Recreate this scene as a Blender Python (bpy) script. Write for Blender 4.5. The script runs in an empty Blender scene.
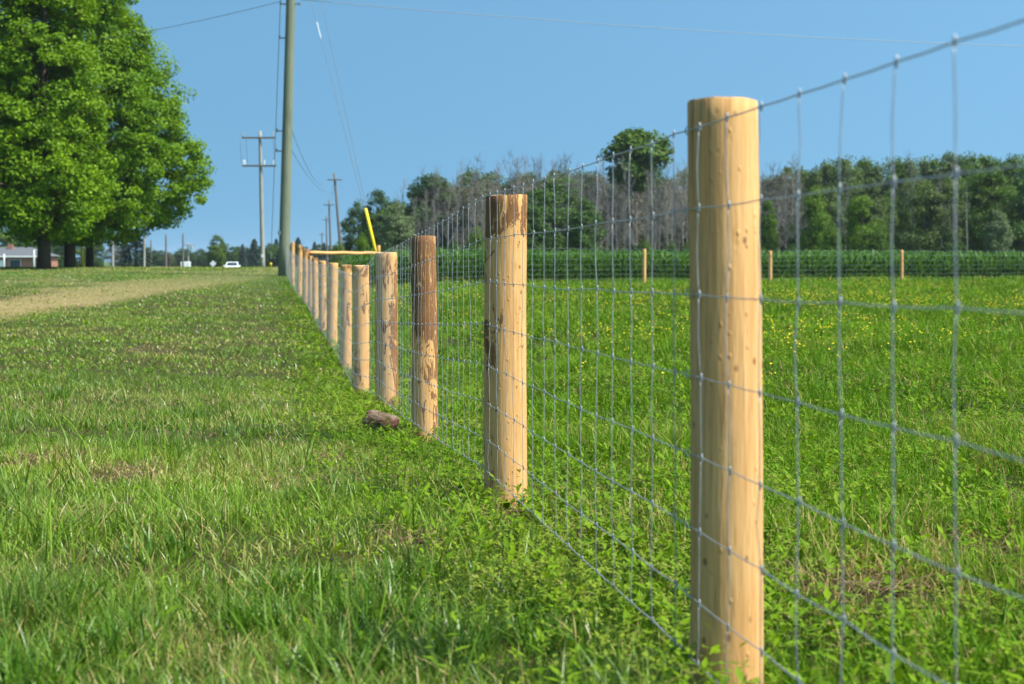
import bpy, math, random
import numpy as np
from mathutils import Vector, Matrix

random.seed(7)
RNG = np.random.default_rng(11)
S = bpy.context.scene
COL = S.collection
R = math.radians
E = 0.92            # eye height above the foot of the nearest post
F = 1500.0          # focal length in pixels of a 1024 px wide picture
HY = 260.0          # picture row of the eye level


def at(px, py, d):
    return Vector(((px - 512) * d / F, d, E + (HY - py) * d / F))


def smooth(a, b, x):
    t = np.clip((np.asarray(x, float) - a) / (b - a), 0, 1)
    return t * t * (3 - 2 * t)


# ------------------------------------------------------------------ tagging
def tag(o, label=None, cat=None, group=None, kind=None):
    if label: o['label'] = label
    if cat: o['category'] = cat
    if group: o['group'] = group
    if kind: o['kind'] = kind
    return o


def empty(name, loc=(0, 0, 0), rz=0.0):
    o = bpy.data.objects.new(name, None)
    COL.objects.link(o)
    o.location = loc
    o.rotation_euler = (0, 0, rz)
    o.empty_display_size = 0.2
    return o


def copy_tree(o, parent=None):
    c = o.copy()
    COL.objects.link(c)
    c.parent = parent
    for ch in list(o.children):
        copy_tree(ch, c)
    return c


def link_mesh(name, me, mat=None, parent=None, loc=None):
    mats = mat if isinstance(mat, (list, tuple)) else [mat]
    for m in mats:
        if m: me.materials.append(m)
    o = bpy.data.objects.new(name, me)
    COL.objects.link(o)
    if parent is not None: o.parent = parent
    if loc is not None: o.location = loc
    return o


class MB:
    """collects boxes, tubes and polygons into one mesh"""
    def __init__(self):
        self.v, self.f, self.m = [], [], []
        self.mi = 0

    def add(self, vs, fs):
        b = len(self.v)
        self.v.extend([tuple(p) for p in vs])
        self.f.extend([tuple(i + b for i in f) for f in fs])
        self.m.extend([self.mi] * len(fs))

    def box(self, c, s, rz=0.0):
        x, y, z = s[0] / 2, s[1] / 2, s[2] / 2
        M = Matrix.Rotation(rz, 3, 'Z')
        vs = [Vector(c) + M @ Vector((i * x, j * y, k * z)) for k in (-1, 1) for j in (-1, 1) for i in (-1, 1)]
        self.add(vs, [(0, 2, 3, 1), (4, 5, 7, 6), (0, 1, 5, 4), (2, 6, 7, 3), (0, 4, 6, 2), (1, 3, 7, 5)])

    def tube(self, pts, rad, n=6, cap=True):
        pts = [Vector(p) for p in pts]
        if not hasattr(rad, '__len__'): rad = [rad] * len(pts)
        vs, fs = [], []
        t = (pts[1] - pts[0]).normalized()
        a = t.orthogonal().normalized()
        for i, p in enumerate(pts):
            if i == 0: t = pts[1] - pts[0]
            elif i == len(pts) - 1: t = pts[-1] - pts[-2]
            else: t = pts[i + 1] - pts[i - 1]
            t.normalize()
            a = (a - t * a.dot(t))
            if a.length < 1e-6: a = t.orthogonal()
            a.normalize()
            b = t.cross(a)
            for k in range(n):
                w = 2 * math.pi * k / n
                vs.append(p + (a * math.cos(w) + b * math.sin(w)) * rad[i])
        for i in range(len(pts) - 1):
            for k in range(n):
                k2 = (k + 1) % n
                fs.append((i * n + k, i * n + k2, (i + 1) * n + k2, (i + 1) * n + k))
        if cap:
            fs.append(tuple(reversed(range(n))))
            fs.append(tuple(range((len(pts) - 1) * n, len(pts) * n)))
        self.add(vs, fs)

    def lathe(self, prof, n=12, c=(0, 0, 0)):
        vs, fs = [], []
        for r, z in prof:
            for k in range(n):
                w = 2 * math.pi * k / n
                vs.append((c[0] + r * math.cos(w), c[1] + r * math.sin(w), c[2] + z))
        for i in range(len(prof) - 1):
            for k in range(n):
                k2 = (k + 1) % n
                fs.append((i * n + k, i * n + k2, (i + 1) * n + k2, (i + 1) * n + k))
        fs.append(tuple(reversed(range(n))))
        fs.append(tuple(range((len(prof) - 1) * n, len(prof) * n)))
        self.add(vs, fs)

    def mesh(self, name, smooth_=False):
        me = bpy.data.meshes.new(name)
        me.from_pydata(self.v, [], self.f)
        if any(self.m): me.polygons.foreach_set('material_index', self.m)
        if smooth_: me.polygons.foreach_set('use_smooth', [True] * len(me.polygons))
        me.update()
        return me

    def build(self, name, mat, parent=None, loc=None, smooth_=False):
        return link_mesh(name, self.mesh(name, smooth_), mat, parent, loc)


def np_mesh(name, verts, faces, attrs=None, smooth_=False):
    """verts (N,3), faces (M,k) numpy -> mesh; attrs: {name: per-vertex float array}"""
    me = bpy.data.meshes.new(name)
    verts = np.ascontiguousarray(verts, dtype=np.float32)
    me.vertices.add(len(verts))
    me.vertices.foreach_set('co', verts.ravel())
    flist = faces if isinstance(faces, list) else [faces]
    flist = [np.asarray(f, dtype=np.int32) for f in flist if len(f)]
    idx = np.concatenate([f.ravel() for f in flist])
    tot = np.concatenate([np.full(len(f), f.shape[1], np.int32) for f in flist])
    start = np.concatenate([[0], np.cumsum(tot)[:-1]]).astype(np.int32)
    me.loops.add(len(idx))
    me.loops.foreach_set('vertex_index', idx)
    me.polygons.add(len(tot))
    me.polygons.foreach_set('loop_start', start)
    me.polygons.foreach_set('loop_total', tot)
    if smooth_: me.polygons.foreach_set('use_smooth', np.ones(len(tot), bool))
    me.update(calc_edges=True)
    for k, a in (attrs or {}).items():
        at_ = me.attributes.new(k, 'FLOAT', 'POINT')
        at_.data.foreach_set('value', np.ascontiguousarray(a, dtype=np.float32))
    return me


# ------------------------------------------------------------------ value noise for layout
_T = RNG.random((256, 256))


def vnoise(x, y):
    x = np.asarray(x, float); y = np.asarray(y, float)
    xi = np.floor(x).astype(int); yi = np.floor(y).astype(int)
    fx = x - xi; fy = y - yi
    fx = fx * fx * (3 - 2 * fx); fy = fy * fy * (3 - 2 * fy)
    g = lambda i, j: _T[i % 256, j % 256]
    return (g(xi, yi) * (1 - fx) + g(xi + 1, yi) * fx) * (1 - fy) + (g(xi, yi + 1) * (1 - fx) + g(xi + 1, yi + 1) * fx) * fy


def fnoise(x, y, s=1.0):
    return 0.55 * vnoise(x * s, y * s) + 0.3 * vnoise(x * s * 2.1 + 17, y * s * 2.1 + 5) + 0.15 * vnoise(x * s * 4.3 + 3, y * s * 4.3 + 41)


# ------------------------------------------------------------------ terrain
# posts of the main fence: picture column, top row, foot row, distance, radius
POSTS = [
    (724.5, 102, 702, 3.23, .0770), (507.0, 195.5, 506, 6.19, .0870), (424, 236, 444, 9.24, .0790),
    (387, 252.6, 410, 12.3, .0910), (361, 265.5, 399, 15.4, .0820), (346, 265, 369, 18.8, .0720),
    (332.5, 263, 346, 22.8, .0750), (322.5, 261, 333, 27.0, .0660), (315, 258, 319.5, 31.5, .0640),
    (310.5, 256, 311, 35.5, .0640), (306, 249, 304, 39.5, .0800), (299.5, 245, 297, 44.0, .0720),
    (292.5, 242, 286, 52.0, .0760), (287.5, 243, 275, 61.0, .0760)]
PD = np.array([p[3] for p in POSTS])
PX = np.array([(p[0] - 512) * p[3] / F for p in POSTS])
PE = np.array([(p[2] - HY) * p[3] / F for p in POSTS])


def fence_x(d):
    d = np.asarray(d, float)
    x = np.interp(d, PD, PX)
    x = np.where(d < PD[0], PX[0] + (PD[0] - d) * 0.161, x)
    return x


def e_fence(d):
    return np.interp(d, np.concatenate([[-30, 1.0], PD, [75, 85, 100, 150, 250, 3000]]),
                     np.concatenate([[.9, .9], PE, [.46, .42, .55, 1.1, 1.6, 2.0]]))


def e_left(d):
    return np.interp(d, [-30, 0, 3, 6, 9, 12, 15, 20, 25, 30, 40, 50, 60, 70, 76, 82, 90, 110, 140, 200, 400, 3000],
                     [.9, .9, .92, 1.0, 1.1, 1.2, 1.27, 1.27, 1.22, 1.14, .98, .8, .6, .455, .41, .40, .48, .95, 1.5, 2.0, 2.4, 4])


def e_right(d):
    return np.interp(d, [-30, 2, 6, 15, 30, 45, 56, 100, 200, 400, 3000], [.9, .92, .98, 1.06, .97, .77, .76, .7, .7, 1.2, 3])


def ground(x, d):
    x = np.asarray(x, float); d = np.asarray(d, float)
    u = x - fence_x(d)
    w = 3.5 + np.maximum(d - 50, 0) * .25
    tl = smooth(-1, 0, u / w)          # 0 far left, 1 at the fence
    tr = smooth(0, 1, u / (w * 1.2))
    e = e_left(d) * (1 - tl) + e_fence(d) * tl
    e = e * (1 - tr) + e_right(d) * tr
    bump = (vnoise(x * .9, d * .9) - .5) * .05 + (vnoise(x * .23 + 9, d * .23) - .5) * .06
    near = np.clip(np.abs(u) / .6, 0, 1) * np.clip(1.4 - np.abs(d) / 60, 0, 1)
    return E - e + bump * near


def gz(x, d):
    return float(ground(np.array([x]), np.array([d]))[0])


# ------------------------------------------------------------------ node helpers
class NT:
    def __init__(self, name):
        self.mat = bpy.data.materials.new(name)
        self.mat.use_nodes = True
        self.n = self.mat.node_tree.nodes
        self.l = self.mat.node_tree.links
        self.n.clear()
        self.out = self.n.new('ShaderNodeOutputMaterial')

    def node(self, typ, **kw):
        nd = self.n.new(typ)
        ins = kw.pop('ins', {})
        for k, v in kw.items(): setattr(nd, k, v)
        for k, v in ins.items(): self.set(nd, k, v)
        return nd

    def set(self, nd, k, v):
        s = nd.inputs[k]
        if hasattr(v, 'is_output'): self.l.new(v, s)
        else: s.default_value = v

    def math(self, op, a, b=None, c=None, clamp=False):
        nd = self.node('ShaderNodeMath', operation=op, use_clamp=clamp)
        for i, v in enumerate((a, b, c)):
            if v is not None: self.set(nd, i, v)
        return nd.outputs[0]

    def mix(self, f, a, b, mode='MIX'):
        nd = self.node('ShaderNodeMix', data_type='RGBA', blend_type=mode)
        self.set(nd, 0, f)
        for i, v in ((6, a), (7, b)):
            if isinstance(v, tuple) and len(v) == 3: v = (*v, 1)
            self.set(nd, i, v)
        return nd.outputs[2]

    def ramp(self, f, stops, interp='LINEAR'):
        nd = self.node('ShaderNodeValToRGB')
        self.set(nd, 0, f)
        cr = nd.color_ramp
        cr.interpolation = interp
        while len(cr.elements) < len(stops): cr.elements.new(0.5)
        for e, (p, c) in zip(cr.elements, stops):
            e.position = p
            e.color = (c, c, c, 1) if not hasattr(c, '__len__') else (*c, 1)
        return nd.outputs[0]

    def noise(self, vec, scale, detail=3, rough=.55, dist=0.0):
        nd = self.node('ShaderNodeTexNoise', ins={'Scale': scale, 'Detail': detail, 'Roughness': rough, 'Distortion': dist})
        if vec is not None: self.l.new(vec, nd.inputs['Vector'])
        return nd.outputs[0]

    def coord(self, which='Object', scale=None, add=None):
        v = self.node('ShaderNodeTexCoord').outputs[which]
        if add is not None:
            a = self.node('ShaderNodeVectorMath', operation='ADD')
            self.l.new(v, a.inputs[0]); self.set(a, 1, add); v = a.outputs[0]
        if scale is not None:
            a = self.node('ShaderNodeVectorMath', operation='MULTIPLY')
            self.l.new(v, a.inputs[0]); a.inputs[1].default_value = scale; v = a.outputs[0]
        return v

    def attr(self, name, typ='GEOMETRY'):
        return self.node('ShaderNodeAttribute', attribute_name=name, attribute_type=typ).outputs['Fac']

    def bsdf(self, color, rough=.8, metal=0.0, normal=None, spec=.3):
        nd = self.node('ShaderNodeBsdfPrincipled')
        for k, v in (('Base Color', color), ('Roughness', rough), ('Metallic', metal), ('Specular IOR Level', spec)):
            if isinstance(v, tuple) and len(v) == 3: v = (*v, 1)
            self.set(nd, k, v)
        if normal is not None: self.l.new(normal, nd.inputs['Normal'])
        return nd.outputs[0]

    def bump(self, h, strength=.3, dist=.01):
        nd = self.node('ShaderNodeBump', ins={'Strength': strength, 'Distance': dist, 'Height': h})
        return nd.outputs[0]

    def surf(self, s):
        self.l.new(s, self.out.inputs['Surface'])
        return self.mat


def simple(name, col, rough=.7, metal=0.0, var=.15, scale=6.0):
    t = NT(name)
    n = t.noise(t.coord('Object'), scale, 3)
    c = t.mix(n, tuple(x * (1 - var) for x in col), tuple(min(1, x * (1 + var)) for x in col))
    return t.surf(t.bsdf(c, rough, metal))


def leafy(name, dark, light, trans=.35, attr=None, dry=None, spread=.5, rough=.5, spec=.15, patch=0.0):
    """a leaf or blade: diffuse front, light through it, a weak sheen"""
    t = NT(name)
    if attr: f = t.attr(attr)
    else:
        oi = t.node('ShaderNodeObjectInfo').outputs['Random']
        f = t.math('ADD', t.math('MULTIPLY', t.attr('tone'), 1 - spread), t.math('MULTIPLY', oi, spread))
    c = t.mix(f, dark, light)
    if dry:
        c = t.mix(t.attr('dry'), c, dry)
    if patch:
        n = t.noise(t.node('ShaderNodeNewGeometry').outputs['Position'], patch, 2)
        c = t.mix(t.ramp(n, [(.35, 0.0), (.7, .55)]), c, t.mix(.5, c, light))
    p = t.bsdf(c, rough, 0, None, spec)
    tr = t.node('ShaderNodeBsdfTranslucent')
    ct = t.mix(.55, c, t.mix(1.0, c, (1.25, 1.15, .45), 'MULTIPLY'))
    t.l.new(ct, tr.inputs[0])
    m = t.node('ShaderNodeMixShader', ins={0: trans})
    t.l.new(p, m.inputs[1]); t.l.new(tr.outputs[0], m.inputs[2])
    return t.surf(m.outputs[0])


# ------------------------------------------------------------------ materials
def make_post_mat():
    t = NT('peeled_cedar')
    oi = t.node('ShaderNodeObjectInfo').outputs['Random']
    off = t.node('ShaderNodeCombineXYZ', ins={0: t.math('MULTIPLY', oi, 37.0), 1: t.math('MULTIPLY', oi, 11.0), 2: t.math('MULTIPLY', oi, 53.0)}).outputs[0]
    grain = t.noise(t.coord('Object', (85, 85, 3.2), off), 1.0, 5, .65, .5)
    broad = t.noise(t.coord('Object', (5, 5, 2.2), off), 1.0, 3, .55)
    fine = t.noise(t.coord('Object', (120, 120, 9), off), 1.0, 3, .6)
    wood = t.ramp(grain, [(.26, (.46, .215, .075)), (.47, (.60, .325, .125)), (.72, (.71, .43, .19))])
    wood = t.mix(t.ramp(broad, [(.45, 0.0), (.66, .45)]), wood, (.58, .29, .095))
    wood = t.mix(t.ramp(fine, [(.55, 0.0), (.68, .5)]), wood, (.33, .17, .06))
    # remnants of inner bark
    patch = t.noise(t.coord('Object', (11, 11, 3.4), off), 1.0, 6, .70, .9)
    z = t.node('ShaderNodeSeparateXYZ'); t.l.new(t.coord('Object'), z.inputs[0])
    up = t.node('ShaderNodeMapRange', interpolation_type='SMOOTHSTEP', ins={0: z.outputs[2], 1: t.attr('bark_from', 'OBJECT'), 2: t.math('ADD', t.attr('bark_from', 'OBJECT'), .22), 3: 0.0, 4: 1.0}).outputs[0]
    side = t.math('MULTIPLY', z.outputs[0], t.attr('bark_side', 'OBJECT'))
    lvl = t.math('ADD', t.math('ADD', t.math('MULTIPLY_ADD', patch, 1.7, -.35), t.attr('bark', 'OBJECT')), t.math('ADD', t.math('MULTIPLY', up, t.attr('bark_top', 'OBJECT')), side))
    flake = t.ramp(t.noise(t.coord('Object', (34, 34, 7), off), 1.0, 4, .7, 1.2), [(.37, 0.0), (.45, 1.0)])
    mask = t.math('MULTIPLY', t.ramp(lvl, [(.60, 0.0), (.64, 1.0)]), flake)
    barkc = t.mix(t.noise(t.coord('Object', (26, 26, 5), off), 1.0, 4, .65), (.032, .013, .008), (.30, .125, .045))
    col = t.mix(t.math('MULTIPLY', mask, .9), wood, barkc)
    # knots and little bumps where twigs were cut
    vo = t.node('ShaderNodeTexVoronoi', feature='F1', ins={'Scale': 1.0, 'Randomness': 1.0})
    t.l.new(t.coord('Object', (24, 24, 17), off), vo.inputs['Vector'])
    keep = t.node('ShaderNodeSeparateColor'); t.l.new(vo.outputs['Color'], keep.inputs[0])
    k0 = t.ramp(vo.outputs['Distance'], [(.08, 1.0), (.19, 0.0)])
    k = t.math('MULTIPLY', k0, t.math('GREATER_THAN', keep.outputs[0], .36))
    kd = t.math('MULTIPLY', k, t.math('GREATER_THAN', keep.outputs[1], .35))
    col = t.mix(t.math('MULTIPLY', kd, .8), col, (.17, .075, .03))
    # a drying check that runs down the shaft
    ck = t.noise(t.coord('Object', (11, 11, .35), off), 1.0, 2, .5, .2)
    ckm = t.ramp(t.math('ABSOLUTE', t.math('SUBTRACT', ck, .56)), [(.0, 1.0), (.012, 0.0)])
    ckm = t.math('MULTIPLY', ckm, t.ramp(t.noise(t.coord('Object', (4, 4, 2.5), off), 1.0, 2), [(.48, 0.0), (.56, 1.0)]))
    pim = t.node('ShaderNodeTexVoronoi', feature='F1', ins={'Scale': 1.0, 'Randomness': 1.0})
    t.l.new(t.coord('Object', (52, 52, 30), off), pim.inputs['Vector'])
    pk = t.node('ShaderNodeSeparateColor'); t.l.new(pim.outputs['Color'], pk.inputs[0])
    pimple = t.math('MULTIPLY', t.ramp(pim.outputs['Distance'], [(.05, 1.0), (.25, 0.0)]), t.math('GREATER_THAN', pk.outputs[0], .70))
    col = t.mix(t.math('MULTIPLY', pimple, .35), col, (.40, .20, .075))
    col = t.mix(t.math('MULTIPLY', ckm, .45), col, (.14, .07, .03))
    h = t.math('ADD', t.math('MULTIPLY', grain, .25), t.math('ADD', t.math('MULTIPLY', mask, .5), t.math('ADD', t.math('MULTIPLY', k, -.12), t.math('MULTIPLY', fine, .35))))
    h = t.math('ADD', t.math('SUBTRACT', h, t.math('MULTIPLY', ckm, .25)), t.math('MULTIPLY', pimple, .32))
    return t.surf(t.bsdf(col, .82, 0, t.bump(h, .9, .006), .15))


def make_end_mat():
    t = NT('sawn_end_grain')
    v = t.coord('Object')
    ln = t.node('ShaderNodeVectorMath', operation='LENGTH')
    m2 = t.node('ShaderNodeVectorMath', operation='MULTIPLY'); t.l.new(v, m2.inputs[0]); m2.inputs[1].default_value = (1, 1, 0)
    t.l.new(m2.outputs[0], ln.inputs[0])
    rings = t.math('SINE', t.math('ADD', t.math('MULTIPLY', ln.outputs['Value'], 900.0), t.math('MULTIPLY', t.noise(v, 18, 2), 5.0)))
    c = t.mix(t.math('MULTIPLY_ADD', rings, .25, .5), (.50, .31, .15), (.64, .43, .22))
    return t.surf(t.bsdf(c, .8))


def make_wire_mat():
    t = NT('galvanised_wire')
    n = t.noise(t.coord('Object'), 30, 3)
    c = t.mix(n, (.27, .28, .295), (.46, .48, .50))
    return t.surf(t.bsdf(c, t.ramp(n, [(.3, .38), (.7, .6)]), .55, None, .5))


def make_ground_mat():
    t = NT('soil_and_thatch')
    pos = t.node('ShaderNodeNewGeometry').outputs['Position']
    a = t.noise(pos, 2.2, 5, .65)
    b = t.noise(pos, .35, 4, .6)
    fine = t.noise(pos, 35, 3, .7)
    soil = t.mix(fine, (.020, .014, .007), (.085, .054, .028))
    green = t.mix(fine, (.018, .032, .006), (.050, .080, .014))
    c = t.mix(t.ramp(a, [(.38, .9), (.62, .3)]), green, soil)
    dryc = t.mix(fine, (.20, .145, .062), (.34, .26, .125))
    c = t.mix(t.attr('track'), c, dryc)
    far = t.mix(b, (.045, .080, .016), (.075, .11, .026))
    c = t.mix(t.attr('farness'), c, far)
    return t.surf(t.bsdf(c, .95, 0, t.bump(fine, .6, .02), .1))


def make_pole_mat(name, c0, c1):
    t = NT(name)
    g = t.noise(t.coord('Object', (14, 14, .5)), 1.0, 4, .6)
    s = t.noise(t.coord('Object', (3, 3, .9)), 1.0, 3, .6)
    c = t.mix(g, c0, c1)
    c = t.mix(t.ramp(s, [(.5, 0.0), (.8, .5)]), c, tuple(x * .6 for x in c0))
    return t.surf(t.bsdf(c, .85, 0, t.bump(g, .5, .01), .15))


def make_bark_mat(name, c0, c1):
    t = NT(name)
    g = t.noise(t.coord('Object', (7, 7, 1.2)), 1.0, 4, .65, .5)
    return t.surf(t.bsdf(t.mix(g, c0, c1), .9, 0, t.bump(g, .8, .03), .1))


M = {}
M['post'] = make_post_mat(); M['end'] = make_end_mat(); M['wire'] = make_wire_mat(); M['ground'] = make_ground_mat()
M['pole'] = make_pole_mat('treated_pole_wood', (.105, .125, .085), (.21, .225, .155))
M['pole_grey'] = make_pole_mat('weathered_pole_wood', (.20, .19, .17), (.34, .33, .30))
M['pole_dark'] = make_pole_mat('dark_pole_wood', (.10, .09, .08), (.17, .155, .14))
M['bark'] = make_bark_mat('tree_bark', (.035, .027, .020), (.095, .075, .055))
M['deadwood'] = make_bark_mat('bare_grey_wood', (.115, .105, .095), (.235, .215, .195))
M['snag'] = make_bark_mat('pale_dead_wood', (.30, .26, .23), (.42, .37, .33))
M['yellow'] = simple('yellow_plastic', (.86, .62, .015), .45, 0, .06)
M['steel'] = simple('line_hardware_steel', (.22, .23, .24), .5, .6)
M['cable'] = simple('line_cable', (.20, .21, .22), .5, .4)
M['porcelain'] = simple('grey_porcelain', (.62, .65, .68), .3, 0, .05)
M['white'] = simple('white_paint', (.80, .80, .79), .35, 0, .03)
M['glass'] = simple('dark_window_glass', (.03, .045, .055), .08, 0, .1)
M['rubber'] = simple('black_rubber', (.02, .02, .02), .8)
M['lamp'] = simple('clear_lamp', (.75, .78, .80), .15, 0, .03)
M['shingle'] = simple('grey_shingles', (.095, .10, .11), .85, 0, .2, 20)
M['asphalt'] = simple('asphalt', (.055, .055, .055), .9, 0, .25, 3)
M['sign'] = simple('sign_metal', (.72, .74, .74), .4, .1, .05)


def make_brick():
    t = NT('red_brick')
    b = t.node('ShaderNodeTexBrick', ins={'Scale': 4.0, 'Color1': (.25, .09, .055, 1), 'Color2': (.33, .13, .08, 1), 'Mortar': (.35, .31, .27, 1), 'Mortar Size': .012})
    sp = t.node('ShaderNodeSeparateXYZ'); t.l.new(t.coord('Object'), sp.inputs[0])
    cb = t.node('ShaderNodeCombineXYZ', ins={0: t.math('ADD', sp.outputs[0], sp.outputs[1]), 1: sp.outputs[2]})
    t.l.new(cb.outputs[0], b.inputs['Vector'])
    return t.surf(t.bsdf(b.outputs[0], .9))


M['brick'] = make_brick()
M['maple'] = leafy('maple_leaves', (.042, .118, .003), (.205, .335, .005), .36, spread=.15)
M['leaf_dark'] = leafy('dark_leaves', (.028, .066, .014), (.070, .132, .022), 0.28, spread=.35)
M['leaf_mid'] = leafy('mid_green_leaves', (0.045, 0.098, 0.01), (0.11, 0.18, 0.018), 0.32, spread=.4)
M['leaf_olive'] = leafy('olive_leaves', (.054, .092, .022), (.125, .180, .042), 0.32, spread=.5)
M['leaf_pale'] = leafy('pale_grey_green_leaves', (0.105, 0.15, 0.066), (0.18, 0.23, 0.105), 0.32, spread=.3)
M['leaf_bright'] = leafy('bright_green_leaves', (.048, .115, .006), (.125, .210, .012), 0.4, spread=.3)
M['leaf_brown'] = leafy('thin_brownish_leaves', (.095, .088, .060), (.160, .145, .100), 0.28, spread=.4)
M['needle'] = leafy('spruce_needles', (0.018, 0.042, 0.022), (0.042, 0.078, 0.038), 0.12, spread=.35)
M['needle_hazed'] = leafy('far_needles_hazed', (0.03, 0.06, 0.045), (0.065, 0.105, 0.07), 0.12, spread=.35)  # far conifers: bluish distance haze painted into the needle colour
M['corn'] = leafy('corn_leaves', (.020, .066, .004), (.064, .140, .010), 0.32, attr='tone', rough=.45, spec=.2)
DRY = (.42, .315, .125)
M['grass'] = leafy('verge_grass_blades', (0.04, 0.115, 0.008), (0.205, 0.335, 0.018), 0.32, attr='tone', dry=DRY, rough=.36, spec=.28)
M['grass_field'] = leafy('field_grass_blades', (0.034, 0.115, 0.003), (0.14, 0.29, 0.006), 0.32, attr='tone', dry=DRY, rough=.5, spec=.08)
M['clover'] = leafy('clover_leaves', (0.04, 0.11, 0.005), (0.205, 0.32, 0.009), 0.32, attr='tone', dry=(.20, .19, .05), rough=.5, spec=.08)
M['flower'] = simple('yellow_petals', (.80, .62, .02), .6, 0, .08)
M['straw'] = simple('dry_straw', (.235, .155, .08), .85, 0, .3, 40)


def make_log():
    t = NT('weathered_log')
    g = t.noise(t.coord('Object', (6, 40, 40)), 1.0, 4, .65, .4)
    c = t.mix(g, (.075, .042, .026), (.27, .20, .14))
    n2 = t.noise(t.coord('Object'), 14, 4, .6)
    c = t.mix(t.ramp(n2, [(.45, 0.0), (.62, 1.0)]), c, (.095, .042, .030))
    return t.surf(t.bsdf(c, .9, 0, t.bump(t.math('ADD', g, n2), .9, .012), .1))


M['log'] = make_log()

# ------------------------------------------------------------------ the land
def track_amount(x, d):
    """dry, mown wheel track running beside the lawn"""
    x = np.asarray(x, float); d = np.asarray(d, float)
    wob = (fnoise(x, d, .28) - .5) * 2.4
    c = smooth(-9.2, -10.4, x + wob * .5) * smooth(-13.8, -12.4, x + wob)
    c = c * smooth(14, 20, d) * (1 - .35 * smooth(60, 72, d))
    side = smooth(-12.0, -13.5, x) * smooth(.40, .66, fnoise(x, d, .5)) * .75
    return np.clip(c + side * smooth(14, 22, d), 0, 1)


def build_ground():
    s = np.linspace(-1, 1, 301)
    xs = np.sign(s) * (np.abs(s) * 14 + np.abs(s) ** 7 * 2200) - 1.0
    q = np.linspace(0, 1, 330)
    ds = -25 + q * 95 + q ** 9 * 2600 + 0
    X, D = np.meshgrid(xs, ds)
    Z = ground(X.ravel(), D.ravel())
    V = np.stack([X.ravel(), D.ravel(), Z], 1)
    nx, nd = len(xs), len(ds)
    i = np.arange(nx * nd).reshape(nd, nx)
    Fc = np.stack([i[:-1, :-1], i[:-1, 1:], i[1:, 1:], i[1:, :-1]], -1).reshape(-1, 4)
    me = np_mesh('ground', V, Fc, {'track': track_amount(V[:, 0], V[:, 1]) * .75,
                                   'farness': smooth(30, 70, V[:, 1])}, True)
    o = link_mesh('ground', me, M['ground'])
    tag(o, kind='structure')


build_ground()


def build_road():
    pts = [(-95, 70), (-72, 100), (-53, 140), (-40.5, 180), (-36, 215), (-36, 300), (-45, 420)]
    mb = MB()
    vs = []
    P = []
    for i in range(len(pts) - 1):
        for k in range(6):
            a = k / 6
            P.append((pts[i][0] * (1 - a) + pts[i + 1][0] * a, pts[i][1] * (1 - a) + pts[i + 1][1] * a))
    for x, d in P:
        for w in (-3.4, -1.1, 1.1, 3.4):
            vs.append((x + w, d, gz(x + w, d) + .03))
    fs = [(i * 4 + k, i * 4 + k + 1, i * 4 + k + 5, i * 4 + k + 4) for i in range(len(P) - 1) for k in range(3)]
    mb.add(vs, fs)
    tag(mb.build('road', M['asphalt']), kind='structure')


build_road()


# ------------------------------------------------------------------ grass blades
def in_view_samples(d0, d1, per_m2, margin=1.0, xmin=-1e9, xmax=1e9):
    """random ground positions in the wedge the photograph covers, a step wider on each side"""
    lo, hi = -0.345, 0.345
    area = (hi - lo) * (d1 * d1 - d0 * d0) / 2 + 2 * margin * (d1 - d0)
    n = int(area * per_m2)
    d = np.sqrt(RNG.random(int(n * 1.0)) * (d1 * d1 - d0 * d0) + d0 * d0)
    w = (hi * d + margin)
    x = (RNG.random(len(d)) * 2 - 1) * w
    k = (x > xmin) & (x < xmax)
    return x[k], d[k]


def blades(x, d, h, w, lean, tone, dry, segs):
    n = len(x)
    z = ground(x, d) - .004
    phi = RNG.random(n) * 2 * np.pi
    dirx, diry = np.cos(phi), np.sin(phi)
    tw = phi + np.pi / 2 + RNG.normal(0, .6, n)
    wx, wy = np.cos(tw), np.sin(tw)
    ts = {1: [0, 1], 2: [0, .5, 1], 3: [0, .38, .72, 1]}[segs]
    ws = {1: [1, 0], 2: [1, .8, 0], 3: [.8, 1, .6, 0]}[segs]
    cols = []
    cosl = np.cos(lean * .9)
    for t, wf in zip(ts, ws):
        hx = h * np.sin(lean) * (t * .45 + t * t * .75)
        hz = h * (t * cosl + (1 - cosl) * (t - .55 * t * t))
        cx, cy, cz = x + dirx * hx, d + diry * hx, z + hz
        if wf == 0:
            cols.append(np.stack([cx, cy, cz], 1)[:, None])
        else:
            hw = w * wf / 2
            cols.append(np.stack([np.stack([cx - wx * hw, cy - wy * hw, cz], 1), np.stack([cx + wx * hw, cy + wy * hw, cz], 1)], 1))
    V = np.concatenate(cols, 1)
    k = V.shape[1]
    base = np.arange(n) * k
    quads = [np.stack([base + 2 * i, base + 2 * i + 1, base + 2 * i + 3, base + 2 * i + 2], 1) for i in range(segs - 1)]
    tri = np.stack([base + k - 3, base + k - 2, base + k - 1], 1)
    return V.reshape(-1, 3), (np.concatenate(quads) if quads else np.zeros((0, 4), int)), tri, np.repeat(tone, k), np.repeat(dry, k)


class Gather:
    def __init__(self): self.V, self.Q, self.T, self.a, self.b, self.n = [], [], [], [], [], 0

    def add(self, V, Q, T, a, b):
        self.V.append(V); self.a.append(a); self.b.append(b)
        if len(Q): self.Q.append(Q + self.n)
        if len(T): self.T.append(T + self.n)
        self.n += len(V)

    def mesh(self, name):
        fs = []
        if self.Q: fs.append(np.concatenate(self.Q))
        if self.T: fs.append(np.concatenate(self.T))
        return np_mesh(name, np.concatenate(self.V), fs, {'tone': np.concatenate(self.a), 'dry': np.concatenate(self.b)})


# bare, trampled or dug spots: x, d, radius
def spot(px, py, r):
    # walk down the ray until it meets the land
    for d in np.arange(1.6, 80, .02):
        x = (px - 512) * d / F
        if E + (HY - py) * d / F <= gz(x, d): return (x, d, r)


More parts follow.
